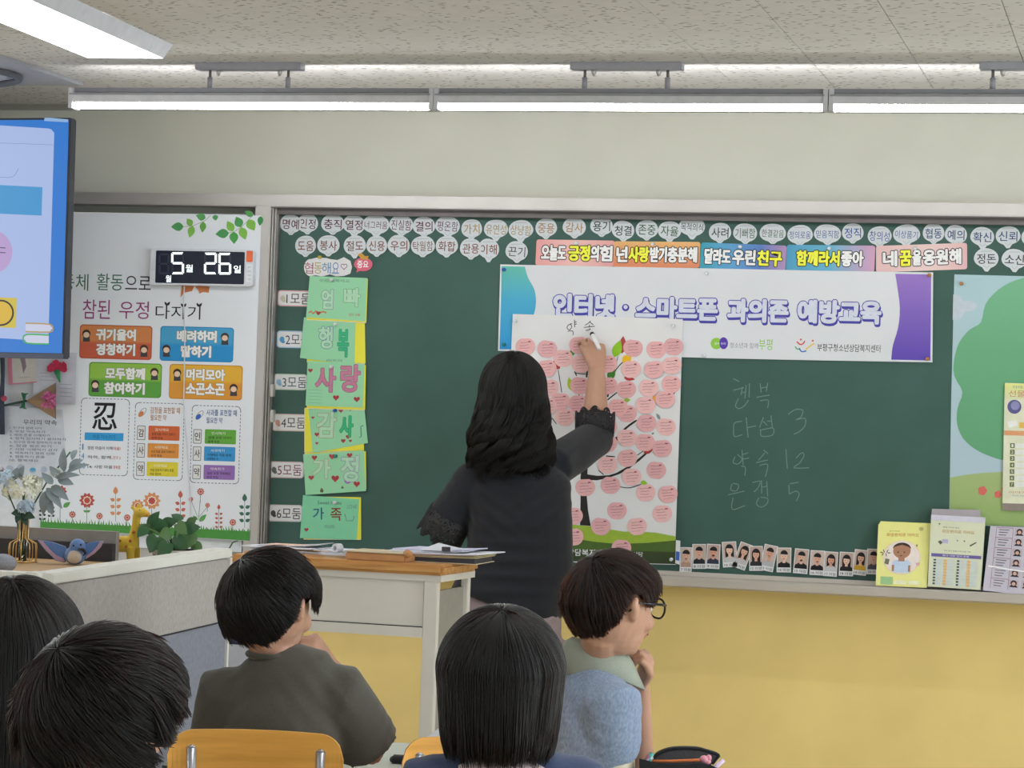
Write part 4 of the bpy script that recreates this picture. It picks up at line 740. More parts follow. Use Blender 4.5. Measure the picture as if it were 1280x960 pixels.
# --- notes left of the class poster ---
nt_ = sheet('notice_sheet', [(-6,506),(78,512),(84,598),(-8,594)], LP_Y-.0075, mat('notice_white', '#b8bdc8', .6, k=1.4), th=.0008, cat='poster', label='white notice sheet with ten lines of small writing, behind the vase')
Z = LP_Y-.0088
text('우리의 약속', 50, 528, 42, 6.5, Z, INK, nt_, .0)
NL = ['친구와 함께 사이', '우정 약속하기', '예의 존중 이해하기', '정직 감사하기 봉사하기', '친구와 함께 참여하기 우정', '청결 정돈하기', '사랑 이해하기 감사', '약속하기 정의 신뢰', '협동하기 존중', '행복해요']
for k in range(10): text('%d. %s' % (k+1, NL[k]), 12+[20,22,25,35,32,26,30,28,22,18][k], 535+k*4.5, [40,44,50,70,64,52,60,56,44,36][k], 3.2, Z, ink('#5a6274', 1), nt_, 0)
fill('printed_bird', [ell(12,586,5,4.5,12), ell(26,585,5,5,12), ell(41,588,4.5,3.6,12), ell(55,587,4,4,12)], Z, ink('#a8b4c4'), nt_); fill('printed_bird', [ell(41,587,3.5,2.6,12)], Z-.0002, ink('#5aa0c8'), nt_)
o = sheet('letter_paper', [(45,440),(96,441),(94,506),(40,503)], LP_Y-.0105, mat('note_white', '#b8bac6', .7), th=.0008, cat='paper', label='white handwritten letter below the corner of the television')
fill('letter_writing', sum([band([(50+k%2*2,466+k*4.5),(60+k%3*4,466.5+k*4.5)], .4) for k in range(3)], [])+sum([band([(74,480+k*5),(90,481+k*5)], .5) for k in range(4)], []), LP_Y-.012, ink('#8a8c9a', 1), o, kind='stuff')
o = sheet('pink_card', [(9,440),(46,440),(46,478),(11,481)], LP_Y-.0125, mat('card_pink', '#c07890', .7), th=.0008, cat='card', label='pink-edged greeting card with a small picture under the television')
fill('card_face', [[(14.5,440),(46,440),(46,476.5),(16,479)]], LP_Y-.0135, ink('#c0bcb8'), o); fill('card_picture', [[(24,440),(34,440),(31,447),(33,458),(29,467),(27,455),(25,448)]], LP_Y-.0138, ink('#8a7a82'), o); fill('card_line', band([(23,472),(38,471)], .5), LP_Y-.0138, ink('#9a968a', 1), o)
# paper carnation
pc = P(70, 465, -.10); e = empty('paper_carnation', pc, 'red paper carnation on a green stem base pinned on the letter', 'flower')
MB().tube([P(75,478,-.105), P(71,463,-.105)], [.002,.012], 8).build('calyx', mat('calyx_green','#2f7a50',.7), e, smooth=True)
mb = MB()
for k in range(16):
    a = rad(200-k*14.5); x, y = 71+13*cos(a)*random.uniform(.6,1.05), 462-11*abs(sin(a))*random.uniform(.4,1); c = P(x, y, -.108-.004*random.random()); b0 = P(71,463,-.104); b0 = b0.lerp(c,.15)
    s = (c-b0).cross(Vector((0,1,0))).normalized()*.013
    mb.add([b0, c-s, c+(c-b0).normalized()*.005-s*.3, c+(c-b0).normalized()*.003+s*.3, c+s, b0+Vector((0,.004,0))], [(0,1,2),(0,2,3),(0,3,4),(0,4,5)])
mb.build('petals', mat('petal_red','#b02f4e',.8), e)
# wrapped bouquet
e = empty('wrapped_bouquet', P(55, 500, -.11), 'pink carnation bouquet wrapped in brown kraft paper, hung sideways on the wall', 'bouquet')
KR = mat('kraft', '#9a7e66', .85, noise=.08)
mb = MB(); t0 = P(33,501,-.105); t1 = P(70,478,-.11); t2 = P(70,524,-.11); t3 = P(66,501,-.16)
mb.add([t0,t1,t3,t2], [(0,1,2),(0,2,3),(0,3,1)]).build('wrapping', KR, e)
mb = MB()
for k in range(60):
    a = random.uniform(0, 2*pi); b_ = random.uniform(0, 1); r = .028*(b_**.5); c = P(63,501,-.145)+Vector((r*cos(a), -random.uniform(0,.02), r*sin(a)*1.15)); n1 = Vector((random.uniform(-1,1),-.6,random.uniform(-1,1))).normalized(); s1 = n1.orthogonal().normalized()*.008; s2 = n1.cross(s1).normalized()*.006
    mb.add([c-s1, c-s2, c+s1, c+s2+n1*.003], [(0,1,2,3)])
mb.build('petals', mat('petal_pink','#c66a9c',.8, noise=.15), e, kind='stuff')
MB().tube([P(33,501,-.108), P(4,507,-.10), P(-10,509,-.10)], .004, 8).build('stems', mat('stem_dark','#3a4a44',.7), e, smooth=True)
mb = MB()
for a in (60,110,240,290): c = P(30,501,-.115); mb.tube([c, c+Vector((.012*cos(rad(a)),-.006,.028*sin(rad(a)))), c+Vector((.03*cos(rad(a)),0,.03*sin(rad(a))))], [.003,.005,.002], 6)
mb.build('ribbon', mat('ribbon_green','#2f6a50',.6), e, smooth=True)
e = empty('hanging_garland', P(2, 500, -.115), 'dark hanging garland with a small red rose at the left edge under the television', 'decoration')
MB().tube([P(3,442,-.11), P(3.5,470,-.11), P(2,500,-.11), P(2,543,-.11)], [.009,.007,.010,.012], 8).build('cord', mat('cord_dark','#3a4050',.7), e, smooth=True)
MB().ball(P(5,498,-.125), (.012,.008,.011)).build('rose', mat('rose_red','#a84a60',.7), e, smooth=True)
# --- digital date display ---
CY = LP_Y-.0066; th = .028
a = sheet('date_display', rrect(191.5,312,320,357.5,4,.018), CY, mat('display_white', '#c6cad2', .45), th=th, cat='clock', label='white digital date display lit 5월 26일 on the class poster')
Z = CY-th-.0003
fill('screen', [rrect(194.5,314,305.5,354.5,1.5,.018)], Z, mat('display_black', '#2a2e3c', .15), a)
LED = lightmat('led', '#e4f4ff', 1.15); GH = ink('#3a3e50', 1)
def seg(x, y, w_, h_, on):
    t = 2.7; S = {'a':[(x+1,y),(x+w_-1,y),(x+w_-t,y+t),(x+t,y+t)],'g':[(x+1.4,y+h_/2),(x+t,y+h_/2-t/2),(x+w_-t,y+h_/2-t/2),(x+w_-1.4,y+h_/2),(x+w_-t,y+h_/2+t/2),(x+t,y+h_/2+t/2)],'d':[(x+t,y+h_-t),(x+w_-t,y+h_-t),(x+w_-1,y+h_),(x+1,y+h_)],
     'f':[(x,y+1),(x+t,y+t+.6),(x+t,y+h_/2-t/2-.6),(x,y+h_/2-.6)],'b':[(x+w_,y+1),(x+w_,y+h_/2-.6),(x+w_-t,y+h_/2-t/2-.6),(x+w_-t,y+t+.6)],'e':[(x,y+h_/2+.6),(x+t,y+h_/2+t/2+.6),(x+t,y+h_-t-.6),(x,y+h_-1)],'c':[(x+w_,y+h_/2+.6),(x+w_,y+h_-1),(x+w_-t,y+h_-t-.6),(x+w_-t,y+h_/2+t/2+.6)]}
    for k, pl in S.items():
        if k in on: fill('lit_segment', [pl], Z-.0006, LED, a)
        else: fill('unlit_segment', [pl], Z-.0004, GH, a)
seg(198,316.5,14,26.5,''); seg(214,315.3,16,27.5,'afgcd'); seg(255,315.8,16,27,'abged'); seg(273,316.2,16,27,'afgedc')
text('월', 236.5, 335.5, 9, 9.5, Z-.0006, LED, a, .01); text('일', 296.5, 336.5, 9, 9.5, Z-.0006, LED, a, .01); text('월', 210.5, 348.3, 7, 8.5, Z-.0006, LED, a, .01)
fill('orange_button', [rrect(308,313.5,316,327.5,1.5)], Z-.0004, mat('button_orange','#dc6a44',.4), a); fill('button_panel', [rrect(307.5,330,315.5,353,1.2)], Z-.0004, mat('button_white','#d0d4da',.4), a)
fill('button_mark', sum([band([(309.5,334+k*5),(313.5,334+k*5)], .5) for k in range(4)], []), Z-.0006, ink('#9a9ca4',1), a)
tag(MB().tube([P(x, y, -.118 if y < 362 else -.1) for x, y in spline([(230.5,358),(229.5,380),(231,420),(230,480),(229.8,510),(234,560),(237.5,620),(239.5,672)], 4)], .0022, 6).build('power_cord', mat('cord_white','#c4c6ca',.5), smooth=True), 'thin white cord hanging from the date display down over the poster', 'cord')
# --- television ---
TVY = -.62; 
tr_, br_ = P(88.3,147,TVY), P(79.5,448.5,TVY); up = (tr_-br_); hgt = up.length; up.normalize()
lft = Vector((-1, .0, .028)); lft = (lft-up*lft.dot(up)).normalized(); wid = hgt*1.74; nrm = lft.cross(up).normalized(); nrm = nrm if nrm.y < 0 else -nrm
TVo = tr_+lft*wid/2-up*hgt/2
MT = Matrix((-lft, nrm, up)).transposed().to_4x4(); MT.translation = TVo
tv = empty('television', TVo, 'large wall television showing a blue and white slide, cut by the left edge', 'television')
MB().box((-wid/2, -.05, -hgt/2), (wid/2, 0, hgt/2), MT, bev=.004).build('casing', mat('tv_case', '#3a3c44', .4), tv)
SL = {}
def tvm(c, s=.72):
    if c not in SL:
        SL[c] = lightmat('slide_'+c[1:], c, s); SL[c].node_tree.nodes['Principled BSDF'].inputs['Base Color'].default_value = (.01, .01, .012, 1); SL[c].node_tree.nodes['Principled BSDF'].inputs['Roughness'].default_value = .3
    return SL[c]
def tq(name, polys, c, lift, s=.72):   # polys in frame pixels, carried on to the screen plane
    mb = MB(); pn_ = TVo+nrm*lift
    for pts in polys:
        o = []
        for x, y in pts:
            r = ray(x, y); o.append(CAM+r*((pn_-CAM).dot(nrm)/r.dot(nrm)))
        mb.poly(o)
    return mb.build(name, tvm(c, s), tv)
e_ = .012; q = [(-wid/2+e_, .001, -hgt/2+e_+.006), (wid/2-e_*.5, .001, -hgt/2+e_+.006), (wid/2-e_*.5, .001, hgt/2-e_*.6), (-wid/2+e_, .001, hgt/2-e_*.6)]
MB().poly([MT @ Vector(p) for p in q]).build('screen', tvm('#2d80dc'), tv)
MB().box((-wid/2, 0, -hgt/2), (wid/2, .004, -hgt/2+e_+.004), MT).build('bottom_bezel', mat('tv_bezel', '#4a4e5c', .35), tv)
tq('slide_page', [[(-330,136),(60,160.5),(64,161.5),(67.8,166),(60.5,426.5),(-330,402)]], '#b4c8f8', .002)
tq('slide_banner', [[(-330,214),(53,234),(52,269.5),(-330,252)]], '#48a0dc', .003); tq('slide_line', band([(-20,178),(66,181)], .7)+band(spline([(-20,219),(10,222),(19,218),(23,210)],3), .8), '#8aa0d8', .003)
tq('slide_circle', [ell(-12,315,27.5,28,28)], '#c4a8dc', .003); tq('slide_text', band([(0,309.5),(7,310)], 1)+band([(-3,315.5),(7,316)], 1)+band([(-14,312),(-8,312.5)],1), '#2f3450', .004)
tq('slide_tile', [[(-20,371),(21,372.5),(20,410),(-20,408.5)]], '#dcc84a', .003); tq('slide_disc', [ell(1,391,16.5,16.5,24)], '#2f2a30', .004); tq('slide_disc', [ell(1,391,14.3,14.3,24)], '#e8c040', .005)
for yy, c, d in ((404,'#c0a46a',1),(418,'#4ab85a',-1)):
    x0, x1 = (32,66) if d > 0 else (29,61)
    loop = [(x0,yy),(x1-5,yy+1.2),(x1,yy+6),(x1-4,yy+11),(x0,yy+10.5)] if d > 0 else [(x1,yy+1),(x0+5,yy),(x0,yy+5),(x0+5,yy+11),(x1,yy+12)]
    tq('slide_book', [loop], '#d8dcf4', .004); tq('slide_book_edge', band(spline(loop,3), 1.8), c, .005)
tq('slide_corner', [[(56,146.8),(85,149.2),(84.8,152.8),(55,151.2)]], '#9cc0ec', .003)
MB().box((-.2,-.56,-.12),(.2,-.05,.12), MT).build('wall_bracket', mat('bracket_dark','#3a3a3e',.5), tv)
# ================= people =================
SKIN = mat('skin', '#b98f78', .55, noise=.05, scale=20, bump=.03, bscale=300, k=1.08)
SKIN.node_tree.nodes['Principled BSDF'].inputs['Subsurface Weight'].default_value = .08; SKIN.node_tree.nodes['Principled BSDF'].inputs['Subsurface Radius'].default_value = (.02, .006, .003)
def hairmat(key, mel, rough=.38):
    m = bpy.data.materials.new(key); m.use_nodes = True; nt = m.node_tree; nt.nodes.clear(); o = nt.nodes.new('ShaderNodeOutputMaterial'); h = nt.nodes.new('ShaderNodeBsdfHairPrincipled')
    h.parametrization = 'MELANIN'; h.inputs['Melanin'].default_value = mel; h.inputs['Melanin Redness'].default_value = .3; h.inputs['Roughness'].default_value = rough; h.inputs['Radial Roughness'].default_value = .5
    h.inputs['Random Roughness'].default_value = .3; h.inputs['Random Color'].default_value = 0; h.inputs['IOR'].default_value = 1.38; nt.links.new(h.outputs[0], o.inputs[0]); return m
HAIR = hairmat('hair_black', .985, .34); HAIRB = hairmat('hair_brown_black', .9, .42)
CAPM = mat('hair_cap', '#161516', .75, noise=.3, scale=60, k=1, spec=.15)
def unit(v): return v/np.maximum(np.linalg.norm(v, axis=-1, keepdims=True), 1e-9)
def hl_boy(az): return np.interp(az, [0, 35, 50, 62, 74, 84, 104, 116, 140, 180], [.42, .38, .24, .05, .0, .26, .24, -.32, -.64, -.72])
def boycut(dl):       # flatter over the temples, fuller at the back of the head
    a = np.degrees(np.arctan2(np.abs(dl[:, 0]), dl[:, 1])); t = np.clip((.45-dl[:, 2])/.5, 0, 1)*np.clip((112-a)/25, 0, 1); b = np.clip((a-120)/30, 0, 1)*np.clip((-.1-dl[:, 2])/.5, 0, 1)
    return 1-.13*t-.14*b
def hl_long(az): return np.interp(az, [0, 30, 42, 55, 180], [.3, .25, -.1, -2, -2])
def env(dl, P_):       # hair surface factor for local directions: fuller or flatter by direction
    return P_['shape'](dl) if P_.get('shape') else np.ones(len(dl))
def make_hair(parent, C, B, rad_, hl, n=5000, whorl=(.1, -.45, .9), drop=None, L=(.5, .9), margin=.12, seed=1, m=None, thick=.0008, clumps=260, mess=.05, vol=.06, shape=None, wave=0, flare=0, swirl=0.0, part=0):
    """B: 3x3 columns right, forward, up.  drop: world z of the ends for hair that hangs down"""
    r = np.random.default_rng(seed); C = np.array(tuple(C)); B = np.array(B); rad_ = np.array(rad_); w = unit(np.array(whorl, float)); P_ = {'shape': shape}
    u = unit(np.cross(w, [0, 1, 0.3])); v = np.cross(w, u)
    # cap below the strands
    th = np.linspace(0, pi, 36); ph = np.linspace(0, 2*pi, 64, endpoint=False); TH, PH = np.meshgrid(th, ph, indexing='ij')
    d = np.stack([np.sin(TH)*np.cos(PH), np.sin(TH)*np.sin(PH), np.cos(TH)], -1).reshape(-1, 3); az = np.degrees(np.arctan2(np.abs(d[:, 0]), d[:, 1]))
    inside = d[:, 2] > hl(az)-.02; k = np.interp(d[:, 2]-hl(az), [-.12, 0, .25], [.6, .74, .955])*env(d, P_)
    if drop is not None: k = np.where(inside, .965, .7)*env(d, P_)
    p = d*rad_*k[:, None]
    W = C+p@B.T
    if drop is not None:
        low = inside & (d[:, 2] < 0); t = np.clip(-d[:, 2], 0, 1); hor = unit(np.stack([d[:, 0], d[:, 1], 0*t], -1))*rad_*.9*env(d, P_)[:, None]
        fl = (1+flare*t-.25*t**6)[:, None]; q = C+(hor*fl)@B.T; q[:, 2] = C[2]-(C[2]-drop-.012)*np.sin(t*pi/2)
        q = np.where((t > .97)[:, None], C+(hor*.1)@B.T+np.array([0, 0, 0])*1.0, q); q[:, 2] = np.where(t > .97, drop+.012, q[:, 2]); W[low] = q[low]
    nf = len(ph); F_ = [(i*nf+j, i*nf+(j+1) % nf, (i+1)*nf+(j+1) % nf, (i+1)*nf+j) for i in range(len(th)-1) for j in range(nf)]
    cap = mk('hair', W, F_, CAPM, parent, True)
    # strands
    cl = unit(r.normal(size=(clumps, 3))); co = r.normal(size=(clumps, 3)); d0 = unit(r.normal(size=(n*3, 3))); az = np.degrees(np.arctan2(np.abs(d0[:, 0]), d0[:, 1]))
    lim = np.maximum(hl(az), -.25 if drop is not None else -1); d0 = d0[d0[:, 2] > lim][:n]; n = len(d0)
    ci = np.argmax(d0@cl.T, 1); off = co[ci]
    c0 = np.clip(d0@w, -1, 1); t0 = np.arccos(c0); e = unit(d0-w*c0[:, None]); ph0 = np.arctan2(e@v, e@u)
    Ls = r.uniform(L[0], L[1], n)*(1+.12*off[:, 0].clip(-2, 2)) if drop is None else np.full(n, 6.0)
    K = 12 if drop is None else 20
    def dirs(t, dph): return np.cos(t)[:, None]*w+np.sin(t)[:, None]*(np.cos(ph0+dph)[:, None]*u+np.sin(ph0+dph)[:, None]*v)
    # how far each strand may run before it meets the hairline, and where it starts to hang
    mxl = np.full(n, 3.0); dp = np.full(n, 3.0)
    for s in np.linspace(0, 3, 90)[::-1]:
        q = dirs(np.minimum(t0+s, 3.1), swirl*s); a = np.degrees(np.arctan2(np.abs(q[:, 0]), q[:, 1])); mxl = np.where(q[:, 2] < hl(a)-margin*np.interp(a, [60, 78, 108, 125], [1, .25, .25, 1])*(.6+.5*np.abs(off[:, 1])), s, mxl)
        dp = np.where(q[:, 2] < .05, s, dp)
    mr = rad_.mean(); pts = np.zeros((n, K, 3)); jz = r.normal(size=(n, 3))
    if drop is None: end = np.minimum(Ls, mxl)
    else:
        face = mxl < dp; hang = (C[2]-drop)*(1+.05*off[:, 2]+.03*jz[:, 2]); end = np.where(face, np.minimum(mxl, 1.2), dp+hang/mr)
    depth_ = r.uniform(0, 1, n)**.7
    for k in range(K):
        f = k/(K-1); s = end*f; ss = np.minimum(s, dp) if drop is not None else s
        q = dirs(np.minimum(t0+ss, 3.1), swirl*ss+mess*off[:, 0]*f+.015*jz[:, 0]*f)
        rf = (.955+.045*depth_+vol*(f**1.2)*(.25+.5*np.abs(off[:, 1]))*(.4+.6*depth_)+(.012*off[:, 2]*f))*env(q, P_)
        pp = q*rad_*rf[:, None]
        if drop is not None:
            x = np.maximum(s-dp, 0)*mr; g = x/max(1e-6, C[2]-drop); hz = np.stack([pp[:, 0], pp[:, 1], 0*g], -1)
            pp = pp+hz*((flare*g-.22*np.maximum(g-.75, 0))*(~face))[:, None]
            wv = wave*np.minimum(g*1.5, 1.2)
            ph_ = off[:, 0]*1.6+x*38; pp = pp+np.stack([wv*np.sin(ph_), wv*np.cos(ph_)*.8, 0*g], -1)
            Wp = C+pp@B.T; Wp[:, 2] -= x*(~face)
        else: Wp = C+pp@B.T
        pts[:, k] = Wp
    hc = bpy.data.hair_curves.new('hair_strands'); hc.add_curves([K]*n)
    hc.attributes['position'].data.foreach_set('vector', (pts.reshape(-1, 3)-np.array(tuple(C))).ravel().astype(np.float32))
    ra = hc.attributes.get('radius') or hc.attributes.new('radius', 'FLOAT', 'POINT')
    ra.data.foreach_set('value', np.tile(thick*np.interp(np.linspace(0, 1, K), [0, .7, 1], [1, .9, .25]), n).astype(np.float32)); hc.materials.append(m or HAIR)
    o = link('hair_strands', hc, C, cap); o['kind'] = 'stuff'; return cap

def hbasis(yaw, pitch=0, tilt=0):     # yaw: turn to the right of the camera's own heading
    a = YAW-yaw; M = Matrix.Rotation(a, 3, 'Z') @ Matrix.Rotation(pitch, 3, 'X') @ Matrix.Rotation(tilt, 3, 'Y'); return M
def add_head(mb, C, M, s=1.0, child=True):
    T = M.to_4x4(); w = lambda x, y, z: C+M @ Vector((x*s, y*s, z*s))
    mb.ball(C, (.073*s, .090*s, .092*s), T, 20, 14)
    mb.ball(w(0, .024, -.050), (.052*s, .060*s, .053*s), T, 16, 10)          # cheeks and jaw
    mb.ball(w(0, .058, -.083), (.022*s, .018*s, .018*s), T)                  # chin
    mb.tube([w(0, .085, .008), w(0, .097, -.014), w(0, .104, -.030), w(0, .090, -.038)], [.006*s, .009*s, .0125*s, .008*s], 8)   # nose
    mb.tube([w(-.036, .080, .016), w(0, .088, .017), w(.036, .080, .016)], [.006*s, .008*s, .006*s], 8)   # brow
    for k in (-1, 1):
        mb.tube([w(k*.070, .002, .016), w(k*.080, -.006, .018), w(k*.083, -.010, .002), w(k*.078, -.002, -.018), w(k*.070, .004, -.024)], [.006*s, .009*s, .009*s, .008*s, .005*s], 8)
        mb.ball(w(k*.076, -.003, -.002), (.009*s, .015*s, .026*s), T)
        mb.ball(w(k*.034, .066, -.03), (.02*s, .02*s, .022*s), T)            # cheek
    mb.tube([w(-.020, .088, -.052), w(0, .094, -.050), w(.020, .088, -.052)], [.003*s, .0055*s, .003*s], 8)
    mb.tube([w(-.018, .086, -.060), w(0, .092, -.061), w(.018, .086, -.060)], [.003*s, .006*s, .003*s], 8)
EYW = mat('eye_white', '#d8d4d0', .2); EYD = mat('eye_dark', '#2a1c18', .15, k=1); LIP = mat('lips', '#a8655a', .5)
def add_face(parent, C, M, s=1.0):
    w = lambda x, y, z: C+M @ Vector((x*s, y*s, z*s)); T = M.to_4x4()
    for k in (-1, 1):
        e = MB().ball(w(k*.029, .0745, .001), .0118*s, T).build('eye', EYW, parent, True)
        MB().ball(w(k*.030, .0835, .001), .0052*s, T, 10, 6).build('iris', EYD, e, True)
        MB().tube([w(k*.016, .088, .021), w(k*.030, .087, .026), w(k*.044, .079, .021)], [.0015*s, .0028*s, .0012*s], 6).build('eyebrow', CAPM, parent, True)
    MB().tube([w(-.021, .0885, -.056), w(-.008, .0955, -.0535), w(0, .0965, -.055), w(.008, .0955, -.0535), w(.021, .0885, -.056)], [.001*s, .0045*s, .0048*s, .0045*s, .001*s], 8).build('lips', LIP, parent, True)
def hand(mb, wr, f, n, s, curls, L=.17, thumb=(.6, .5), spread=.06):
    """wr wrist, f finger direction, n palm-side normal, s thumb side; curls: bend per joint for the four fingers"""
    f = Vector(f).normalized(); n = Vector(n); n = (n-f*n.dot(f)).normalized(); s_ = f.cross(n); s_ = s_ if s_.dot(Vector(s)) > 0 else -s_
    k = L/.17; kn = wr+f*.085*k
    mb.tube([wr-f*.02*k, wr+f*.02*k, wr+f*.055*k, kn], [(.024*k, .017*k), (.032*k, .015*k), (.039*k, .014*k), (.036*k, .011*k)], 12, upv=s_)
    for i, (ln, c) in enumerate(zip((.070, .078, .072, .056), curls)):
        o = (1.5-i)*.019*k; p = kn+s_*o-f*.008*k*(abs(i-1.2)); d = (f+s_*spread*(1.5-i)).normalized(); pts = [p-d*.02*k, p]; a = 0
        for q, fr in enumerate((.45, .3, .25)):
            a += c*(1, 1.15, .8)[q]; dd = (d*cos(a)+n*sin(a)).normalized(); p = p+dd*ln*k*fr; pts.append(p)
        mb.tube(pts, [.0085*k, .0092*k, .0082*k, .0075*k, .006*k], 8)
    t, b = thumb; p = wr+f*.025*k+s_*.022*k; d = (f*cos(t)+s_*sin(t)).normalized(); pts = [p-s_*.01*k, p]; a = 0
    for ln, q in ((.040, .2), (.030, 1), (.024, .8)): a += b*q; dd = (d*cos(a)+(n*.8-s_*.6).normalized()*sin(a)).normalized(); p = p+dd*ln*k; pts.append(p)
    mb.tube(pts, [.012*k, .0135*k, .0115*k, .0095*k, .007*k], 8)
def cloth(mb, voxel, name, m, parent, folds=(), amp=.003, sm=6, seed=0):
    v, nn, f = remesh(mb, voxel, sm); r = np.random.default_rng(seed)
    disp = np.zeros(len(v))
    for q in range(7):
        k = r.normal(size=3)*np.array([14, 14, 22]); ph = r.uniform(0, 6.3); k2 = r.normal(size=3)*9
        disp += np.sin(v@k+ph+1.6*np.sin(v@k2+ph))/7
    for (p, d, wl, a_, R_) in folds:       # p centre, d direction across the folds, wavelength, depth, reach
        x = v-np.array(tuple(p)); t = x@np.array(tuple(Vector(d).normalized())); g = np.exp(-(x**2).sum(1)/R_**2); disp += a_/amp*g*(1-np.abs(np.sin(pi*t/wl+.9*np.sin(x@k2*.6))))
    v = v+nn*(disp*amp)[:, None]; return mk(name, v, f, m, parent, True)
def skin(mb, voxel, parent, m=None):
    v, nn, f = remesh(mb, voxel, 3); return mk('body', v, f, m or SKIN, parent, True)
def lerp3(a, b, t): return Vector(a).lerp(Vector(b), t)

def kid(label, C, M, s, hip, shL, shR, arms, shirt, shirtm, pants, group=None, voxel=.0055, inflate=1.0, sleeve=.62, extra=None, neck=None, sw=.135):
    """arms: for each side (elbow, wrist, hand spec or None)"""
    e = empty('person', (hip.x, hip.y, 0), label, 'person', group); mid = (shL+shR)/2; ax = (shR-shL).normalized(); fw = Vector((-ax.y, ax.x, 0)); nb = neck or (mid+Vector((0, 0, .035)))
    mb = MB(); add_head(mb, C, M, s)
    mb.tube([nb-Vector((0, 0, .03)), nb+Vector((0, 0, .01)), C+M @ Vector((0, -.022*s, -.06*s)), C+M @ Vector((0, -.01*s, -.02*s))], [.046, .040, .040, .04], 14)
    W = (shR-shL).length/2; up = [hip, lerp3(hip, mid, .3), lerp3(hip, mid, .62), lerp3(hip, mid, .88), mid+Vector((0, 0, .012)), lerp3(mid+Vector((0, 0, .012)), nb, .55), nb]
    wd = [(W*.82, .085), (W*.76, .078), (W*.84, .086), (W*.93, .078), (W*.92, .066), (W*.80, .057), (.042, .042)]
    mb.tube(up, wd, 18, upv=ax)
    for sd, sh, (el, wr, hs) in ((-1, shL, arms[0]), (1, shR, arms[1])):
        mb.tube([sh-ax*sd*.05, sh, lerp3(sh, el, .5), el, lerp3(el, wr, .35), wr], [.034, .041, .034, .028, .029, .019], 12)
        if hs: hand(mb, wr, *hs)
        else: hand(mb, wr, (wr-el), (0, 0, -1), -ax*sd, (.3, .3, .35, .4), .14)
        hp = hip+ax*sd*.075; kn = hp+fw*.34+Vector((0, 0, .03)); ft = kn+Vector((0, 0, .05))-Vector((0, 0, kn.z)); 
        mb.tube([hp, lerp3(hp, kn, .5), kn, lerp3(kn, ft, .5), ft], [.075, .06, .045, .042, .028], 12)
        mb.tube([ft-fw*.03, ft+fw*.05-Vector((0, 0, .015)), ft+fw*.13-Vector((0, 0, .02))], [(.03, .03), (.036, .028), (.03, .018)], 10, upv=(0, 0, 1))
    b = skin(mb, voxel, e); add_face(b, C, M, s)
    g = inflate*.012; mb = MB(); mb.tube([hip-Vector((0, 0, .06))]+up[:-1]+[nb+Vector((0, 0, .004))], [(W*.9+g, .1+g)]+[(a+g*1.3, b_+g) for a, b_ in wd[:-1]]+[(.053, .053)], 20, upv=ax)
    fo = []
    for sd, sh, (el, wr, hs) in ((-1, shL, arms[0]), (1, shR, arms[1])):
        se = lerp3(sh, el, sleeve/.62*.78) if sleeve < .8 else el
        mb.tube([sh-ax*sd*.06, sh, lerp3(sh, se, .5), se], [.045+g, .05+g, .049+g, .052+g], 14)
        fo += [(lerp3(sh, mid, .35), ax*sd+Vector((0, 0, .8)), .035, .004, .09), (se, (se-sh).normalized(), .03, .005, .07)]
    top = cloth(mb, .0075, shirt, shirtm, e, fo+[(hip+Vector((0, 0, .1)), (0, .1, 1), .05, .006, .14)], .0025, seed=int(C.x*100) % 97)
    mb = MB(); mb.tube([hip+Vector((0, 0, .06)), hip, hip-Vector((0, 0, .09))], [(W*.85, .1), (W*.95, .115), (W*.8, .1)], 16, upv=ax)
    for sd in (-1, 1):
        hp = hip+ax*sd*.075; kn = hp+fw*.34+Vector((0, 0, .03)); ft = kn+Vector((0, 0, .09))-Vector((0, 0, kn.z)); mb.tube([hp, lerp3(hp, kn, .5), kn, lerp3(kn, ft, .5), ft], [.088, .075, .062, .055, .05], 12)
    cloth(mb, .012, 'trousers', pants, e, (), .002)
    return e, b, top
def armdown(sh, ax, fw, sd): el = sh+Vector((0, 0, -.22))+ax*sd*.03+fw*.06; return (el, el+fw*.19-ax*sd*.06+Vector((0, 0, .015)), None)
HW = Vector((D.x, D.y, 0)).normalized(); RW = Vector((HW.y, -HW.x, 0))
def heading(yaw): return Matrix.Rotation(-yaw, 3, 'Z') @ HW
def heather(key, c1, c2): return mat(key, c1, .9, noise=.07, scale=260, bump=.08, bscale=700, col2=c2, k=1.15, sheen=.1, stretch=(1, 1, .45))
DKP = mat('dark_trousers', '#34343c', .9, noise=.1)
# --- boy in the olive T-shirt (second from the left, facing the board) ---
d = 5.0; C = Q(338, 757, d); M = hbasis(rad(32), rad(-4)); ax = RW
shL, shR = Q(284, 866, d+.02), Q(424, 868, d); hip = (shL+shR)/2; hip = Vector((hip.x, hip.y, 0))+HW*-.03; hip.z = .47
elR = Q(464, 940, d+.08); wrR = Q(415, 832, d+.16)
OL = mat('olive_jersey', '#4c4a42', .92, noise=.08, scale=200, bump=.2, bscale=700, k=1.0, sheen=.2)
boyC, bC, tC = kid('boy in an olive T-shirt, hand at his chin, on an orange plywood chair', C, M, .98, hip, shL, shR, (armdown(shL, RW, HW, -1), (elR, wrR, (Q(385, 790, d+.13)-wrR, -RW, HW*-1+Vector((0, 0, .3)), (.9, .95, 1.0, 1.1), .145))), 't_shirt', OL, DKP, voxel=.004, sleeve=.7, inflate=1.25, neck=Q(338, 817, d-.0))
make_hair(bC, C+Vector((0, 0, .004)), M, (.101, .112, .112), hl_boy, 8000, (-.35, -.55, .75), seed=3, L=(.55, 1.0), margin=.13, shape=boycut, mess=.09, vol=.07, swirl=.12)
ring = [Q(340, 817, d)+Vector((.046*cos(t), .048*sin(t), .003*sin(t))) for t in (2*pi*i/24 for i in range(25))]
MB().tube(ring, (.006,)*25, 8, cap=False, flat=1.2).build('collar', OL, tC, True)
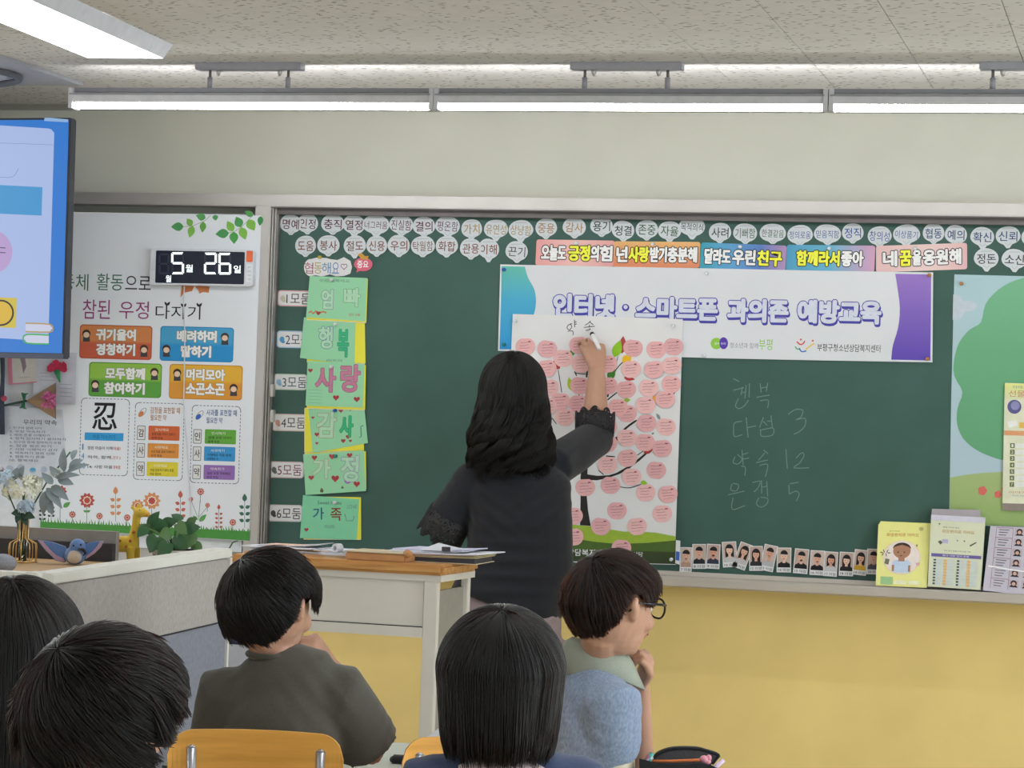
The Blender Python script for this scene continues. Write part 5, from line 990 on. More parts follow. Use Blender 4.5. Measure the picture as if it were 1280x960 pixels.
# --- boy with glasses in the blue polo ---
d = 5.1; C = Q(764, 757, d); M = hbasis(rad(52), rad(-3)); hx = heading(rad(68)); ax = Vector((hx.y, -hx.x, 0))
mid = Q(735, 872, d+.05); shR = mid+ax*.125; shL = mid-ax*.125; hip = Vector((mid.x, mid.y, .46))-hx*.03
hipE, hxE = hip.copy(), hx.copy()
elL = Q(800, 992, d+.22); wrL = Q(801, 855, d+.12); elR = Q(757, 985, d+.02)
PB = heather('blue_heather', '#6f7f98', '#8794aa'); PG = mat('collar_sage', '#8e9488', .9, noise=.05, bump=.3, bscale=400); CRM = mat('cream_sleeve', '#cdc4ae', .85, noise=.05)
boyE, bE, tE = kid('boy with black glasses and a blue-grey polo shirt, fist at his mouth', C, M, .98, hip, shL, shR, ((elL, wrL, (Q(815, 806, d+.08)-wrL, -hx*1+RW*-.3, -HW, (1.0, 1.1, 1.15, 1.2), .14)), (elR, elR+hx*.16+Vector((0, 0, .02)), None)), 'polo_shirt', PB, DKP, voxel=.004, sleeve=.42, neck=mid+Vector((0, 0, .065))+hx*.02)
make_hair(bE, C+Vector((0, 0, .008)), M, (.093, .108, .106), hl_boy, 8000, (.05, -.55, .8), seed=5, L=(.45, .85), margin=.08, shape=boycut, mess=.09, vol=.09, m=HAIRB, swirl=-.1)
# collar: folded band round the neck
nbE = mid+Vector((0, 0, .062))+hx*.02; mb = MB(); n_ = 30; V = []; Fc = []
for i in range(n_+1):
    t = rad(22+316*i/n_); dirv = hx*cos(t)+ax*sin(t)
    op = .012*max(0, cos(t)); V += [nbE+dirv*.052+Vector((0, 0, .034-.01*cos(t))), nbE+dirv*.056+Vector((0, 0, .044-.014*cos(t))), nbE+dirv*.068+Vector((0, 0, .03-.02*cos(t))), nbE+dirv*(.084+op)+Vector((0, 0, -.012-.035*max(0, cos(t))))]
for i in range(n_):
    for j in range(3): Fc.append((i*4+j, i*4+j+1, (i+1)*4+j+1, (i+1)*4+j))
cl_ = mb.add(V, Fc).build('collar', PG, tE, True); so = cl_.modifiers.new('s', 'SOLIDIFY'); so.thickness = .004
MB().tube([lerp3(shR, elR, .45), lerp3(shR, elR, .75), lerp3(shR, elR, 1.05)], [.050, .056, .052], 16).build('under_sleeve', CRM, tE, True)
# glasses
GL = mat('black_plastic', '#1c1c20', .25, k=1); w = lambda x, y, z: C+M @ Vector((x, y, z)); g = empty('glasses', w(0, .1, 0), 'black-framed glasses on the boy in the blue polo', 'glasses')
for k in (-1, 1):
    MB().tube([w(k*(.033+.025*cos(t)), .100-.006*abs(cos(t)), .0+.020*sin(t)) for t in (2*pi*i/20 for i in range(21))], .0022, 6, cap=False).build('rim', GL, g, True)
    MB().tube([w(k*.057, .096, .008), w(k*.074, .07, .010), w(k*.083, .0, .012), w(k*.080, -.02, -.006)], [.0028, .0028, .0022, .002], 6).build('temple', GL, g, True)
    MB().poly([w(k*(.033+.024*cos(t)), .099, .0+.019*sin(t)) for t in (2*pi*i/16 for i in range(16))]).build('lens', GLASS, g)
MB().tube([w(-.009, .100, .004), w(0, .103, .006), w(.009, .100, .004)], .0018, 6).build('bridge', GL, g, True)
# --- bobbed pupil in the middle ---
d = 4.04; C = Q(626, 842, d); M = hbasis(rad(2)); shL, shR = Q(545, 985, d), Q(712, 985, d); hip = (shL+shR)/2; hip = Vector((hip.x, hip.y, .46))
NV = mat('navy_jersey', '#34405f', .9, noise=.08, scale=120, bump=.2, bscale=500, k=1.1, sheen=.2)
pD, bD, tD = kid('pupil with a glossy black bob and a navy top with pale pink shoulders, centre foreground', C, M, 1.0, hip, shL, shR, (armdown(shL, RW, HW, -1), armdown(shR, RW, HW, 1)), 'sweatshirt', NV, DKP, voxel=.006, inflate=1.5)
mb = MB(); nb = (shL+shR)/2+Vector((0, 0, .035)); V = []; Fc = []
for i in range(29):
    t = 2*pi*i/28; dv = RW*cos(t)+HW*sin(t)
    V += [nb+dv*.055+Vector((0, 0, .018)), nb+RW*cos(t)*.085+HW*sin(t)*.08+Vector((0, 0, .004)), nb+RW*cos(t)*.125+HW*sin(t)*.098+Vector((0, 0, -.045-.02*abs(cos(t))))]
for i in range(28):
    for j in range(2): Fc.append((i*3+j, i*3+j+1, i*3+j+4, i*3+j+3))
co_ = mb.add(V, Fc).build('pale_yoke', mat('pale_pink', '#c2b2b4', .9, noise=.06, bump=.2, bscale=400), tD, True); so = co_.modifiers.new('s', 'SOLIDIFY'); so.thickness = .006
def bob(dl): return 1+.0*dl[:, 2]
make_hair(bD, C+Vector((0, 0, .004)), M, (.104, .108, .108), hl_long, 9000, (0, -.35, .95), drop=Q(626, 934, d).z, seed=8, mess=.035, vol=.03, flare=-.13, m=HAIR, clumps=420)
# --- boy in the foreground, bottom left ---
d = 3.0; C = Q(128, 902, d); M = hbasis(rad(6), rad(-6)); shL, shR = Q(-30, 1075, d), Q(275, 1075, d); shL = (shL+shR)/2-RW*.15; shR = shL+RW*.3; hip = (shL+shR)/2; hip = Vector((hip.x, hip.y, .46))
pB, bB, tB = kid('boy with tousled black hair and showing ears, nearest the camera, bottom left corner', C, M, 1.0, hip, shL, shR, (armdown(shL, RW, HW, -1), armdown(shR, RW, HW, 1)), 't_shirt', mat('grey_tee', '#5a5c60', .9, noise=.08), DKP, voxel=.0055)
make_hair(bB, C+Vector((0, 0, .010)), M, (.100, .108, .106), hl_boy, 10000, (-.45, -.55, .7), seed=11, L=(.5, .95), margin=.12, shape=boycut, mess=.14, vol=.12, swirl=.25, clumps=170)
# --- long-haired pupil at the left edge ---
d = 3.9; C = Q(22, 812, d); M = hbasis(rad(12)); shL, shR = Q(-60, 965, d), Q(100, 965, d); hip = (shL+shR)/2; hip = Vector((hip.x, hip.y, .46))
pA, bA, tA = kid('girl with long straight black hair at the left edge, behind the tousled boy', C, M, 1.0, hip, shL, shR, (armdown(shL, RW, HW, -1), armdown(shR, RW, HW, 1)), 't_shirt', mat('dark_tee', '#2a2a30', .9, noise=.08), DKP, voxel=.006)
make_hair(bA, C+Vector((0, 0, .006)), M, (.104, .110, .110), hl_long, 8000, (0, -.3, .95), drop=C.z-.27, seed=14, mess=.03, vol=.03, flare=.05, clumps=420)

# --- teacher ---
d = 8.05; e = empty('person', Vector((Q(640, 600, d).x, Q(640, 600, d).y, 0)), 'woman in a black lace-cuffed blouse writing high on the poster, back to the class', 'person')
C = Q(641, 490, d+.02); M = hbasis(rad(14), rad(4)); s = 1.1
shL, shR = Q(593, 603, d+.02), Q(690, 585, d+.06); nb = Q(643, 560, d+.03); ax = RW
Wp = lambda px, py, dd=0: Q(px, py, d+dd)
tor = [Wp(634, 800), Wp(636, 765), Wp(650, 700), Wp(651, 650), Wp(646, 610, .01), Wp(643, 590, .02), nb]
wd = [(.165, .125), (.168, .125), (.142, .105), (.148, .11), (.158, .105), (.12, .075), (.052, .05)]
elL = Wp(556, 655, .02); wrL = Wp(598, 650, .2)
hz = -.045; tip = P(737, 411, -.033); elR = Wp(743, 549, .36); wrR = P(746, 462, -.085)
mb = MB(); add_head(mb, C, M, s); mb.tube([nb-Vector((0, 0, .04)), nb+Vector((0, 0, .02)), C+M @ Vector((0, -.02, -.06))], [.06, .052, .05], 14)
mb.tube(tor, wd, 20, upv=ax)
mb.tube([lerp3(shL, nb, .3), shL, lerp3(shL, elL, .5), elL, lerp3(elL, wrL, .4), wrL], [.05, .056, .05, .042, .04, .027], 14)
hand(mb, wrL, wrL-elL, (0, 0, -1), HW, (.4, .5, .5, .5), .165)
mb.tube([lerp3(shR, nb, .3), shR, lerp3(shR, elR, .5), elR, lerp3(elR, wrR, .3), lerp3(elR, wrR, .75), wrR], [.05, .056, .05, .044, .045, .034, .027], 14)
fd = (P(744, 428, -.06)-wrR).normalized()
hand(mb, wrR, fd+Vector((0, -.10, 0)), Vector((-.6, .8, 0)), Vector((-.8, -.6, 0)), (.68, .9, 1.05, 1.15), .18, (.5, .75), .12)
for sd in (-1, 1):
    hp = Wp(634+sd*34, 800); ft = Vector((hp.x, hp.y, .07))+RW*sd*.01; mb.tube([hp, lerp3(hp, ft, .45), lerp3(hp, ft, .55), lerp3(hp, ft, .75), ft], [.095, .062, .058, .055, .035], 12); mb.tube([ft-HW*.05-Vector((0, 0, .02)), ft+HW*.06-Vector((0, 0, .03)), ft+HW*.16-Vector((0, 0, .04))], [.035, .037, .025], 10)
bT = skin(mb, .0034, e); add_face(bT, C, M, s)
BLK = mat('black_blouse', '#1e1f25', .88, noise=.12, scale=60, bump=.15, bscale=400, k=1.0, sheen=.15)
g = .014; mb = MB(); mb.tube([Wp(632, 757, 0)]+tor[2:-1]+[nb-Vector((0, 0, .005))], [(.183, .14), (.16+g, .115+g), (.150+g, .11+g), (.158+g, .105+g), (.125+g, .08+g), (.07, .065)], 24, upv=ax)
cuL = lerp3(shL, elL, .98); cuR = lerp3(shR, elR, .93)
mb.tube([lerp3(shL, nb, .35), shL, lerp3(shL, elL, .55), cuL], [.06, .07, .068, .07], 16)
mb.tube([lerp3(shR, nb, .35), shR, lerp3(shR, elR, .55), elR+(elR-shR).normalized()*.01, lerp3(elR, wrR, .12)], [.062, .07, .066, .064, .062], 16)
tT = cloth(mb, .008, 'blouse', BLK, e, [(Wp(610, 640, -.1), (1, 0, 1.2), .05, .006, .1), (Wp(690, 620, -.1), (-1, 0, 1), .05, .006, .12), (Wp(640, 720, -.12), (0, 0, 1), .06, .008, .14), (Wp(590, 625, 0), (1, 0, .6), .04, .006, .08), (Wp(715, 575, .1), (1, 0, -.3), .035, .006, .08)], .004, seed=4)
# lace cuffs with scallops
LACE = bpy.data.materials.new('black_lace'); LACE.use_nodes = True; nt = LACE.node_tree; b = nt.nodes['Principled BSDF']; b.inputs['Base Color'].default_value = (.012, .011, .013, 1); b.inputs['Roughness'].default_value = .7
vo = nt.nodes.new('ShaderNodeTexVoronoi'); vo.inputs['Scale'].default_value = 130; tc = nt.nodes.new('ShaderNodeTexCoord'); nt.links.new(tc.outputs['Object'], vo.inputs['Vector']); q = nt.nodes.new('ShaderNodeMath'); q.operation = 'GREATER_THAN'; q.inputs[1].default_value = .33; nt.links.new(vo.outputs['Distance'], q.inputs[0]); nt.links.new(q.outputs[0], b.inputs['Alpha'])
def cuff(c, dirv, r, ln):
    dirv = dirv.normalized(); a = dirv.orthogonal().normalized(); b_ = dirv.cross(a); V = []; Fc = []; n = 60
    for i in range(n):
        t = 2*pi*i/n; o = a*cos(t)+b_*sin(t); sc = abs(sin(5*t)); 
        V += [c+o*r, c+dirv*ln*.5+o*r*1.03, c+dirv*ln*(.82+.3*sc)+o*r*(1.02+.05*sc)]
    for i in range(n):
        for j in range(2): k2 = (i+1) % n; Fc.append((i*3+j, i*3+j+1, k2*3+j+1, k2*3+j))
    o = MB().add(V, Fc).build('lace_cuff', LACE, tT, True); so = o.modifiers.new('s', 'SOLIDIFY'); so.thickness = .002
    MB().tube([c+dirv*ln*.86+(a*cos(t)+b_*sin(t))*r*1.04 for t in (2*pi*i/40 for i in range(41))], .0028, 6, cap=False).build('cuff_trim', BLK, o, True)
cuff(cuL-(elL-shL).normalized()*.035, (elL-shL)+(wrL-elL)*.2, .072, .085)
cuff(lerp3(elR, wrR, .06), (wrR-elR), .063, .07)
PT = mat('mauve_trousers', '#8a7a7c', .85, noise=.06, scale=30, bump=.3, bscale=30, k=1.1)
mb = MB(); mb.tube([Wp(634, 735), Wp(634, 765), Wp(633, 800), Wp(633, 825)], [(.15, .11), (.176, .13), (.178, .132), (.15, .11)], 20, upv=ax)
for sd in (-1, 1):
    hp = Wp(634+sd*34, 800); ft = Vector((hp.x, hp.y, .09))+RW*sd*.01; mb.tube([hp, lerp3(hp, ft, .45), lerp3(hp, ft, .55), ft], [.108, .08, .076, .07], 14)
cloth(mb, .009, 'trousers', PT, e, [(Wp(578, 785, -.1), (.6, 0, 1), .03, .008, .07), (Wp(690, 785, -.1), (-.6, 0, 1), .03, .008, .07)], .003, seed=9)
make_hair(bT, C+Vector((0, 0, .012))-HW*.005, M, (.107, .120, .120), hl_long, 11000, (.1, -.2, .95), drop=Q(640, 580, d).z, seed=21, mess=.12, vol=.08, flare=.12, wave=.02, clumps=150, thick=.0010)
# marker pen held at the poster
pe = empty('marker_pen', tip, 'white marker pen with a black tip in the raised hand of the woman', 'pen')
bk = P(749, 436, -.135); dr = (bk-tip).normalized()
MB().tube([tip+dr*.014, tip+dr*.02, tip+dr*.075, bk], [.005, .0075, .0075, .007], 12).build('barrel', mat('pen_white', '#d4d4d4', .35), pe, True)
MB().tube([tip, tip+dr*.006, tip+dr*.016], [.0018, .003, .0048], 10).build('tip', GL, pe, True); MB().tube([tip+dr*.034, tip+dr*.046], .0079, 12).build('printed_band', GL, pe, True)
# ================= partition, cabinet and what stands on it =================
FAB = mat('partition_fabric', '#8f8b88', .95, noise=.1, scale=90, bump=.2, bscale=500, k=1.5); FAB2 = mat('partition_fabric_blue', '#7a7d88', .95, noise=.1, scale=90, bump=.2, bscale=500, k=1.25); TRIM = mat('partition_trim', '#c6c5bf', .5, noise=.02, k=1.3)
ZP = 1.05; A = H(54, 716.5, ZP); Bp = H(281, 685, ZP); Lp = H(-120, 707, ZP)
def panel_run(name, a, b, label):
    dv = (b-a); dv.z = 0; L = dv.length; x = dv.normalized(); y = Vector((-x.y, x.x, 0)); T = Matrix((x, y, Vector((0, 0, 1)))).transposed().to_4x4(); T.translation = Vector((a.x, a.y, 0))
    e = empty(name, a.lerp(b, .5)*1, label, 'partition', 'low office partitions'); e.location.z = 0; WO[e.name] = e.location.copy()
    MB().box((0, -.02, ZP-.022), (L, .03, ZP), T, bev=.003).build('top_trim', TRIM, e)
    MB().box((0, -.02, .03), (.02, .03, ZP-.022), T).box((L-.014, -.02, .03), (L, .03, ZP-.022), T).build('side_trim', TRIM, e)
    zs = .872
    MB().box((.022, -.015, zs+.002), (L-.016, .025, ZP-.024), T, bev=.002).build('fabric_panel', FAB, e)
    MB().box((.022, -.015, .45), (L-.016, .025, zs-.002), T, bev=.002).build('fabric_panel', FAB2, e)
    MB().box((.022, -.015, .08), (L-.016, .025, .446), T, bev=.002).build('fabric_panel', FAB2, e)
    MB().box((.02, -.008, .03), (L-.014, .018, ZP-.02), T).build('core', mat('partition_core', '#3a3838', .8, k=1), e); return x, y
px_, py_ = panel_run('office_partition', A, Bp, 'grey fabric office partition with white trim running back beside the teacher desk')
panel_run('office_partition', Lp, A-(A-Lp).normalized()*.035, 'short grey fabric partition at the left edge behind the long-haired girl')
e = empty('partition_post', (A.x, A.y, 0), 'white corner post joining the two grey partitions', 'post'); MB().box((A.x-.03, A.y-.022, 0), (A.x-.002, A.y+.025, ZP+.002), bev=.003).build('post', TRIM, e)
ZK = 1.0; WOODT = mat('pale_wood', '#a88a62', .5, noise=.1, scale=5, stretch=(1, 12, 12), k=1.2)
k1 = H(-90, 691, ZK); k2 = H(262, 700, ZK)
cab = empty('low_cabinet', ((k1.x+k2.x)/2, (k1.y+k2.y)/2-.3, 0), 'low cabinet with a pale wooden top behind the partition, carrying the vase and plush toys', 'cabinet')
xa, xb, yb = k1.x, H(255, 690, ZK).x, k1.y; ya = yb-1.05
ya = max(ya, A.y+.12)
c4_ = [Vector((xa, ya, 0)), Vector((A.x+.06, ya, 0)), Vector((xb, Bp.y+.0, 0)), Vector((xb, yb, 0)), Vector((xa, yb, 0))]
c4_[1] = A+py_*.06; c4_[2] = Bp+py_*.06-px_*.02; c4_[2].x = min(c4_[2].x, xb)
for v in c4_: v.z = ZK-.03
MB().prism(c4_, (0, 0, .03)).build('top', WOODT, cab); 
c5 = [v.copy() for v in c4_]; cc = sum(c5, Vector())/5
for v in c5: v.xy = v.xy+(cc.xy-v.xy)*.03; v.z = .02
MB().prism(c5, (0, 0, ZK-.05)).build('carcass', mat('cabinet_grey', '#6a6660', .7), cab)
MB().box((xa, yb+.01, ZK-.03), (xb, yb+.03, ZK+.045)).build('gap_shade', mat('gap_shade', '#3c3a3c', .6, k=1), cab)  # dark strip, its colour stands in for the shaded gap behind the top
MB().box((xa, yb+.03, ZK-.03), (xb, yb+.05, ZK+.075)).build('back_rail', mat('rail_grey', '#85807c', .6), cab)
# vase
GOLD = mat('gold_wire', '#c8a468', .3, .8, noise=.03, k=1.3)
vb = H(28, 703, ZK); vs = empty('flower_vase', vb, 'gold wire vase with a glass tube on the cabinet at the left', 'vase')
rw = .034; MB().tube([vb+Vector((rw*cos(t), rw*sin(t), .003)) for t in (2*pi*i/24 for i in range(25))], .002, 6, cap=False).build('base_ring', GOLD, vs, True)
for i in range(10):
    t = 2*pi*i/10; o = Vector((cos(t), sin(t), 0)); MB().tube([vb+o*r+Vector((0, 0, z)) for r, z in ((rw, .002), (rw, .035), (rw*.95, .047), (rw*.6, .054), (.013, .057), (.012, .062), (.012, .105))], .0012, 5).build('wire', GOLD, vs, True)
MB().tube([vb+Vector((0, 0, .004)), vb+Vector((0, 0, .108))], .010, 12).build('glass_tube', GLASS, vs, True)
bq = empty('flower_bouquet', vb+Vector((0, 0, .11)), 'white hydrangea and pale blue artificial flowers with grey-green leaves in the gold vase', 'flower')
up_ = lambda px, py, dd=0: Q(px, py, (vb-CAM).dot(D)+dd)
GS = mat('stem_green', '#3f5a44', .7); MB().tube([vb+Vector((0, 0, .02)), up_(28, 640), up_(30, 615)], .003, 6).tube([vb+Vector((.004, 0, .02)), up_(34, 645), up_(60, 600), up_(88, 565, .03)], .0022, 6).tube([vb+Vector((-.004, 0, .02)), up_(20, 640), up_(5, 605)], .002, 6).build('stems', GS, bq, True)
def petals(c, r, n, sz, sd=0, squash=.8):
    rr = random.Random(sd); mb = MB()
    for i in range(n):
        a = rr.uniform(0, 2*pi); b_ = math.acos(rr.uniform(-.7, 1)); o = Vector((sin(b_)*cos(a), sin(b_)*sin(a), cos(b_)*squash)); p = c+o*r*rr.uniform(.8, 1.05); n_ = (o+Vector((rr.uniform(-.4, .4), rr.uniform(-.4, .4), rr.uniform(-.4, .4)))).normalized(); s1 = n_.orthogonal().normalized(); s1.rotate(Matrix.Rotation(rr.uniform(0, 3), 3, n_)); s2 = n_.cross(s1)
        for q in range(4):
            u = s1*cos(q*pi/2)+s2*sin(q*pi/2); w_ = n_.cross(u); mb.add([p, p+u*sz*.6+w_*sz*.42+n_*sz*.15, p+u*sz*1.1+n_*sz*.1, p+u*sz*.6-w_*sz*.42+n_*sz*.15], [(0, 1, 2, 3)])
    return mb
WFL = mat('petal_white', '#cfd0c0', .8, noise=.05); BFL = mat('petal_blue', '#a4b6c6', .8, noise=.08)
petals(up_(24, 612), .042, 60, .011, 1).build('hydrangea', WFL, bq, kind=None); petals(up_(42, 606), .022, 22, .010, 2).build('hydrangea', WFL, bq)
petals(up_(33, 634, -.03), .022, 60, .006, 3).build('blue_carnation', BFL, bq); petals(up_(4, 600), .03, 40, .008, 4).build('pale_blue_flower', BFL, bq); petals(up_(-3, 592), .02, 30, .008, 5).build('pink_flower', mat('petal_rose', '#bc9a9c', .8), bq); petals(up_(70, 592), .012, 14, .008, 6).build('cream_flower', WFL, bq)
def leaf3(base, tipv, wd, m, parent, name='leaf', bend=.15, n=6, nv=None):
    ax_ = tipv-base; L = ax_.length; u = ax_/L; s_ = u.cross(nv or Vector((0.2, -1, .3))).normalized(); nn = s_.cross(u); V = []; Fc = []
    for i in range(n+1):
        t = i/n; c = base+ax_*t+nn*bend*L*sin(pi*t)-Vector((0, 0, 1))*.12*L*t*t; w_ = wd/2*(sin(pi*min(1, t*.92+.06))**.8)*(1.1-.35*t) if 0 < i < n else .0008
        V += [c-s_*w_+nn*w_*.25, c, c+s_*w_+nn*w_*.25]
    for i in range(n):
        for j in range(2): a = i*3+j; Fc.append((a, a+1, a+4, a+3))
    return mk(name, V, Fc, m, parent, True)
EUC = mat('grey_leaf', '#7e8a90', .8, noise=.1); EUD = mat('dark_leaf', '#33493c', .7)
for b_, t_, w_ in (((80,590),(80,556),11),((86,585),(104,572),9),((84,590),(112,577),8),((74,597),(62,580),11),((72,600),(92,603),12),((66,605),(52,588),10),((64,608),(86,622),13),((60,612),(54,640),14),((58,610),(78,632),12),((70,598),(100,590),9),((18,600),(22,582),10),((24,598),(30,580),10),((56,618),(66,640),12),((90,575),(96,560),8)):
    leaf3(up_(*b_), up_(*t_, random.uniform(-.02, .03)), w_/500, EUC, bq)
for b_, t_, w_ in (((28,642),(14,640),12),((28,643),(44,645),13),((30,645),(33,655),10),((26,644),(20,652),10)): leaf3(up_(*b_, -.02), up_(*t_, -.04), w_/500, EUD, bq)
# grey plush at the left edge
g_ = H(3, 715, ZK); e = empty('grey_cushion', g_, 'rounded grey plush object lying on the cabinet at the left edge', 'plush toy'); MB().ball(g_+Vector((0, 0, .02)), (.032, .03, .022)).ball(g_+Vector((-.03, 0, .018)), (.03, .03, .02)).build('body', mat('grey_plush', '#8a8f9a', .95, bump=.4, bscale=300), e, True)
# blue bird plush
def plush(key, c): return mat(key, c, .95, noise=.06, scale=90, bump=.35, bscale=600, sheen=.3, k=1.15)
PBL, PCR, PPK, PBK = plush('plush_blue', '#5f7fb4'), plush('plush_cream', '#c4b4a4'), plush('plush_pink', '#b494a8'), plush('plush_black', '#26262c')
bd = H(96, 706, ZK); dd0 = (bd-CAM).dot(D); q_ = lambda px, py, o=0: Q(px, py, dd0+o)
e = empty('plush_bird', bd, 'blue plush bird with spread pink-edged wings and cream belly on the cabinet', 'plush toy')
mb = MB().ball(q_(94, 694), (.026, .03, .023)).ball(q_(97, 683, -.01), (.020, .020, .019)).tube([q_(94, 695), q_(90, 693, .06), q_(88, 690, .1)], [.018, .014, .006]); v, nn_, f = remesh(mb, .003, 3); mk('body', v, f, PBL, e, True)
MB().ball(q_(93, 696, -.022), (.019, .012, .017)).build('belly', PCR, e, True); MB().tube([q_(98, 686, -.028), q_(104, 687, -.032), q_(107, 691, -.03), q_(104, 695, -.028)], [.003, .005, .004, .001], 8).build('beak_band', PBK, e, True); MB().ball(q_(92, 682, -.027), .0028).build('eye', PBK, e, True); MB().ball(q_(101, 681, -.026), .0028).build('eye', PBK, e, True)
for wpts, nm in (([(86,692),(82,683),(65,677),(48,675),(57,687),(70,700),(82,703)], 'l'), ([(101,688),(105,680),(118,677),(130,676),(126,684),(118,692),(107,699)], 'r')):
    MB().prism([q_(x, y, .012) for x, y in wpts], D*-.012).build('wing', PBL, e)
ed = [(48,675),(57,687),(70,700),(82,703),(80,698),(70,694),(60,684),(53,676)]; MB().prism([q_(x, y, -.0005) for x, y in ed], D*-.004).build('wing_edge', PPK, e)
ed = [(130,676),(126,684),(118,692),(107,699),(108,695),(116,689),(122,682),(125,677)]; MB().prism([q_(x, y, -.0005) for x, y in ed], D*-.004).build('wing_edge', PPK, e)
# giraffe plush
YG = plush('plush_yellow', '#d0ae3a'); OG = plush('plush_orange', '#b8682c'); gd = H(153, 701, ZK); dg0 = (gd-CAM).dot(D); q_ = lambda px, py, o=0: Q(px, py, dg0+o)
e = empty('plush_giraffe', gd, 'yellow plush giraffe with an orange mane standing on the cabinet', 'plush toy')
mb = MB().tube([q_(140, 683), q_(148, 680), q_(160, 680), q_(167, 682)], [.016, .021, .021, .019], 14).tube([q_(165, 684), q_(168, 668), q_(170, 655), q_(171, 644)], [.019, .013, .0105, .011], 12).ball(q_(173, 641), (.013, .014, .012)).tube([q_(173, 641), q_(180, 641, -.01), q_(184, 643, -.014)], [.012, .011, .009], 10)
for x, o in ((139, -.012), (143, .02), (163, -.012), (170, .02)): mb.tube([q_(x, 684, o), q_(x, 694, o), q_(x, 700, o)], [.012, .0105, .0105], 10)
mb.tube([q_(168, 637), q_(165, 633), q_(163, 636)], [.004, .005, .002], 6).tube([q_(178, 637), q_(181, 634)], [.004, .002], 6).tube([q_(172, 634), q_(172, 630)], [.003, .004], 6).tube([q_(175, 634), q_(176, 630)], [.003, .004], 6)
v, nn_, f = remesh(mb, .003, 3); mk('body', v, f, YG, e, True)
for k in range(7): MB().ball(q_(164.5+k*.9, 668-k*4.6, .0), (.0045, .004, .006)).build('mane_tuft', OG, e, True)
for x, y in ((150,676),(142,682),(158,683),(163,676),(167,665),(147,687)): MB().ball(q_(x, y, -.0185 if y > 670 else -.012), (.0045, .003, .0045)).build('spot', OG, e, True)
MB().ball(q_(175, 638, -.012), .0022).build('eye', PBK, e, True); MB().ball(q_(184, 643, -.013), (.008, .008, .007)).build('muzzle', plush('plush_tan', '#c8953a'), e, True); MB().tube([q_(138, 679), q_(134, 682), q_(132, 686)], [.003, .003, .005], 6).build('tail', OG, e, True)
# potted pothos
pd_ = H(216, 704, ZK); dp0 = (pd_-CAM).dot(D); q_ = lambda px, py, o=0: Q(px, py, dp0+o)
e = empty('potted_pothos', pd_, 'potted pothos with large dark green heart leaves beside the plush giraffe', 'plant')
MB().tube([pd_, pd_+Vector((0, 0, .03)), pd_+Vector((0, 0, .034))], [.045, .055, .058], 20).build('pot', mat('pot_white', '#b8b4ac', .4), e, True); MB().tube([pd_+Vector((0, 0, .02)), pd_+Vector((0, 0, .036))], .052, 16).build('soil', mat('soil', '#2c221a', .95, k=1, bump=.6, bscale=90), e)
PG1, PG2 = mat('pothos_green', '#37603c', .38, noise=.12, scale=14, k=1.1, spec=.5), mat('pothos_light', '#5a7c4c', .42, noise=.12, scale=14, k=1.1, spec=.5)
def heartleaf(b_, t_, wd, m, bend=.12):
    u = (t_-b_); L = u.length; u.normalize(); s_ = u.cross(Vector((.1, -1, .25))).normalized(); n_ = s_.cross(u); V = []; Fc = []
    prof = ((-.12, .30), (-.14, .55), (.0, .86), (.18, 1.0), (.38, .95), (.58, .74), (.78, .42), (.92, .15), (1.0, .01))
    for i, (t, w_) in enumerate(prof):
        c = b_+u*L*t+n_*bend*L*(1-(t-.4)**2*2)-Vector((0, 0, .10*L*t*t)); mid_ = b_+u*L*max(t, -.0 if i < 2 else t)+n_*bend*L*(1-(t-.4)**2*2)*.8-Vector((0, 0, .10*L*t*t))
        V += [c-s_*wd/2*w_-n_*.1*wd*w_, mid_, c+s_*wd/2*w_-n_*.1*wd*w_]
    for i in range(len(prof)-1):
        for j in range(2): a = i*3+j; Fc.append((a, a+1, a+4, a+3))
    return mk('leaf', V, Fc, m, e, True)
for (b_, t_, w_, m, o) in (((196,672),(186,692),30,PG1,-.03),((204,662),(190,640),20,PG1,0),((182,660),(170,672),17,PG1,-.02),((188,655),(202,634),17,PG1,.0),((205,655),(226,648),18,PG1,.02),((212,666),(196,670),22,PG2,-.01),((226,650),(212,640),14,PG1,.03),((232,662),(254,656),20,PG1,-.01),((240,668),(226,690),24,PG2,.0),((222,672),(230,696),22,PG1,-.02),((236,655),(248,644),15,PG2,.03),((210,680),(196,700),24,PG1,-.05),((228,660),(240,650),14,PG1,.01),((244,680),(252,698),18,PG2,.02),((190,664),(172,652),16,PG2,.03),((222,655),(236,668),18,PG2,-.03)):
    heartleaf(q_(*b_, o), q_(b_[0]+(t_[0]-b_[0])*.88, b_[1]+(t_[1]-b_[1])*.88, o-.01), w_/600, m); MB().tube([pd_+Vector((0, 0, .03)), q_((b_[0]+216)/2, b_[1]+6, o/2), q_(*b_, o)], .0018, 5).build('stem', PG2, e, True)
MB().tube([q_(250, 700), q_(268, 700, -.02), q_(284, 690, -.05), q_(291, 678, -.06), q_(297, 676, -.06)], .002, 6).build('stem', PG1, e, True)

# ================= teacher desk =================
fr = Q(547, 706, 7.0); ZD = fr.z; fl_ = P(288, 685, fr.y); Wd = fr.x-fl_.x; th = rad(-3.0)
T = Matrix.Translation((fr.x, fr.y, 0)) @ Matrix.Rotation(th, 4, 'Z')
DC = mat('desk_cream', '#b5b1a9', .55, noise=.03, scale=8, bump=.05, bscale=300, k=1.45); DW = mat('desk_wood', '#ad7a44', .4, noise=.14, scale=5, stretch=(1.5, 14, 14), k=1.15, col2='#b98a55')
dk = empty('teacher_desk', (fr.x-Wd/2, fr.y, 0), 'tall cream metal teacher desk with a worn wooden top, papers piled on it', 'desk'); dp_ = .30
MB().box((-Wd-.01, -.012, ZD-.030), (.018, dp_+.012, ZD), T, bev=.008).build('top', DW, dk)
MB().box((-Wd, 0, ZD-.048), (.012+.0, dp_, ZD-.030), T).build('apron', DC, dk)
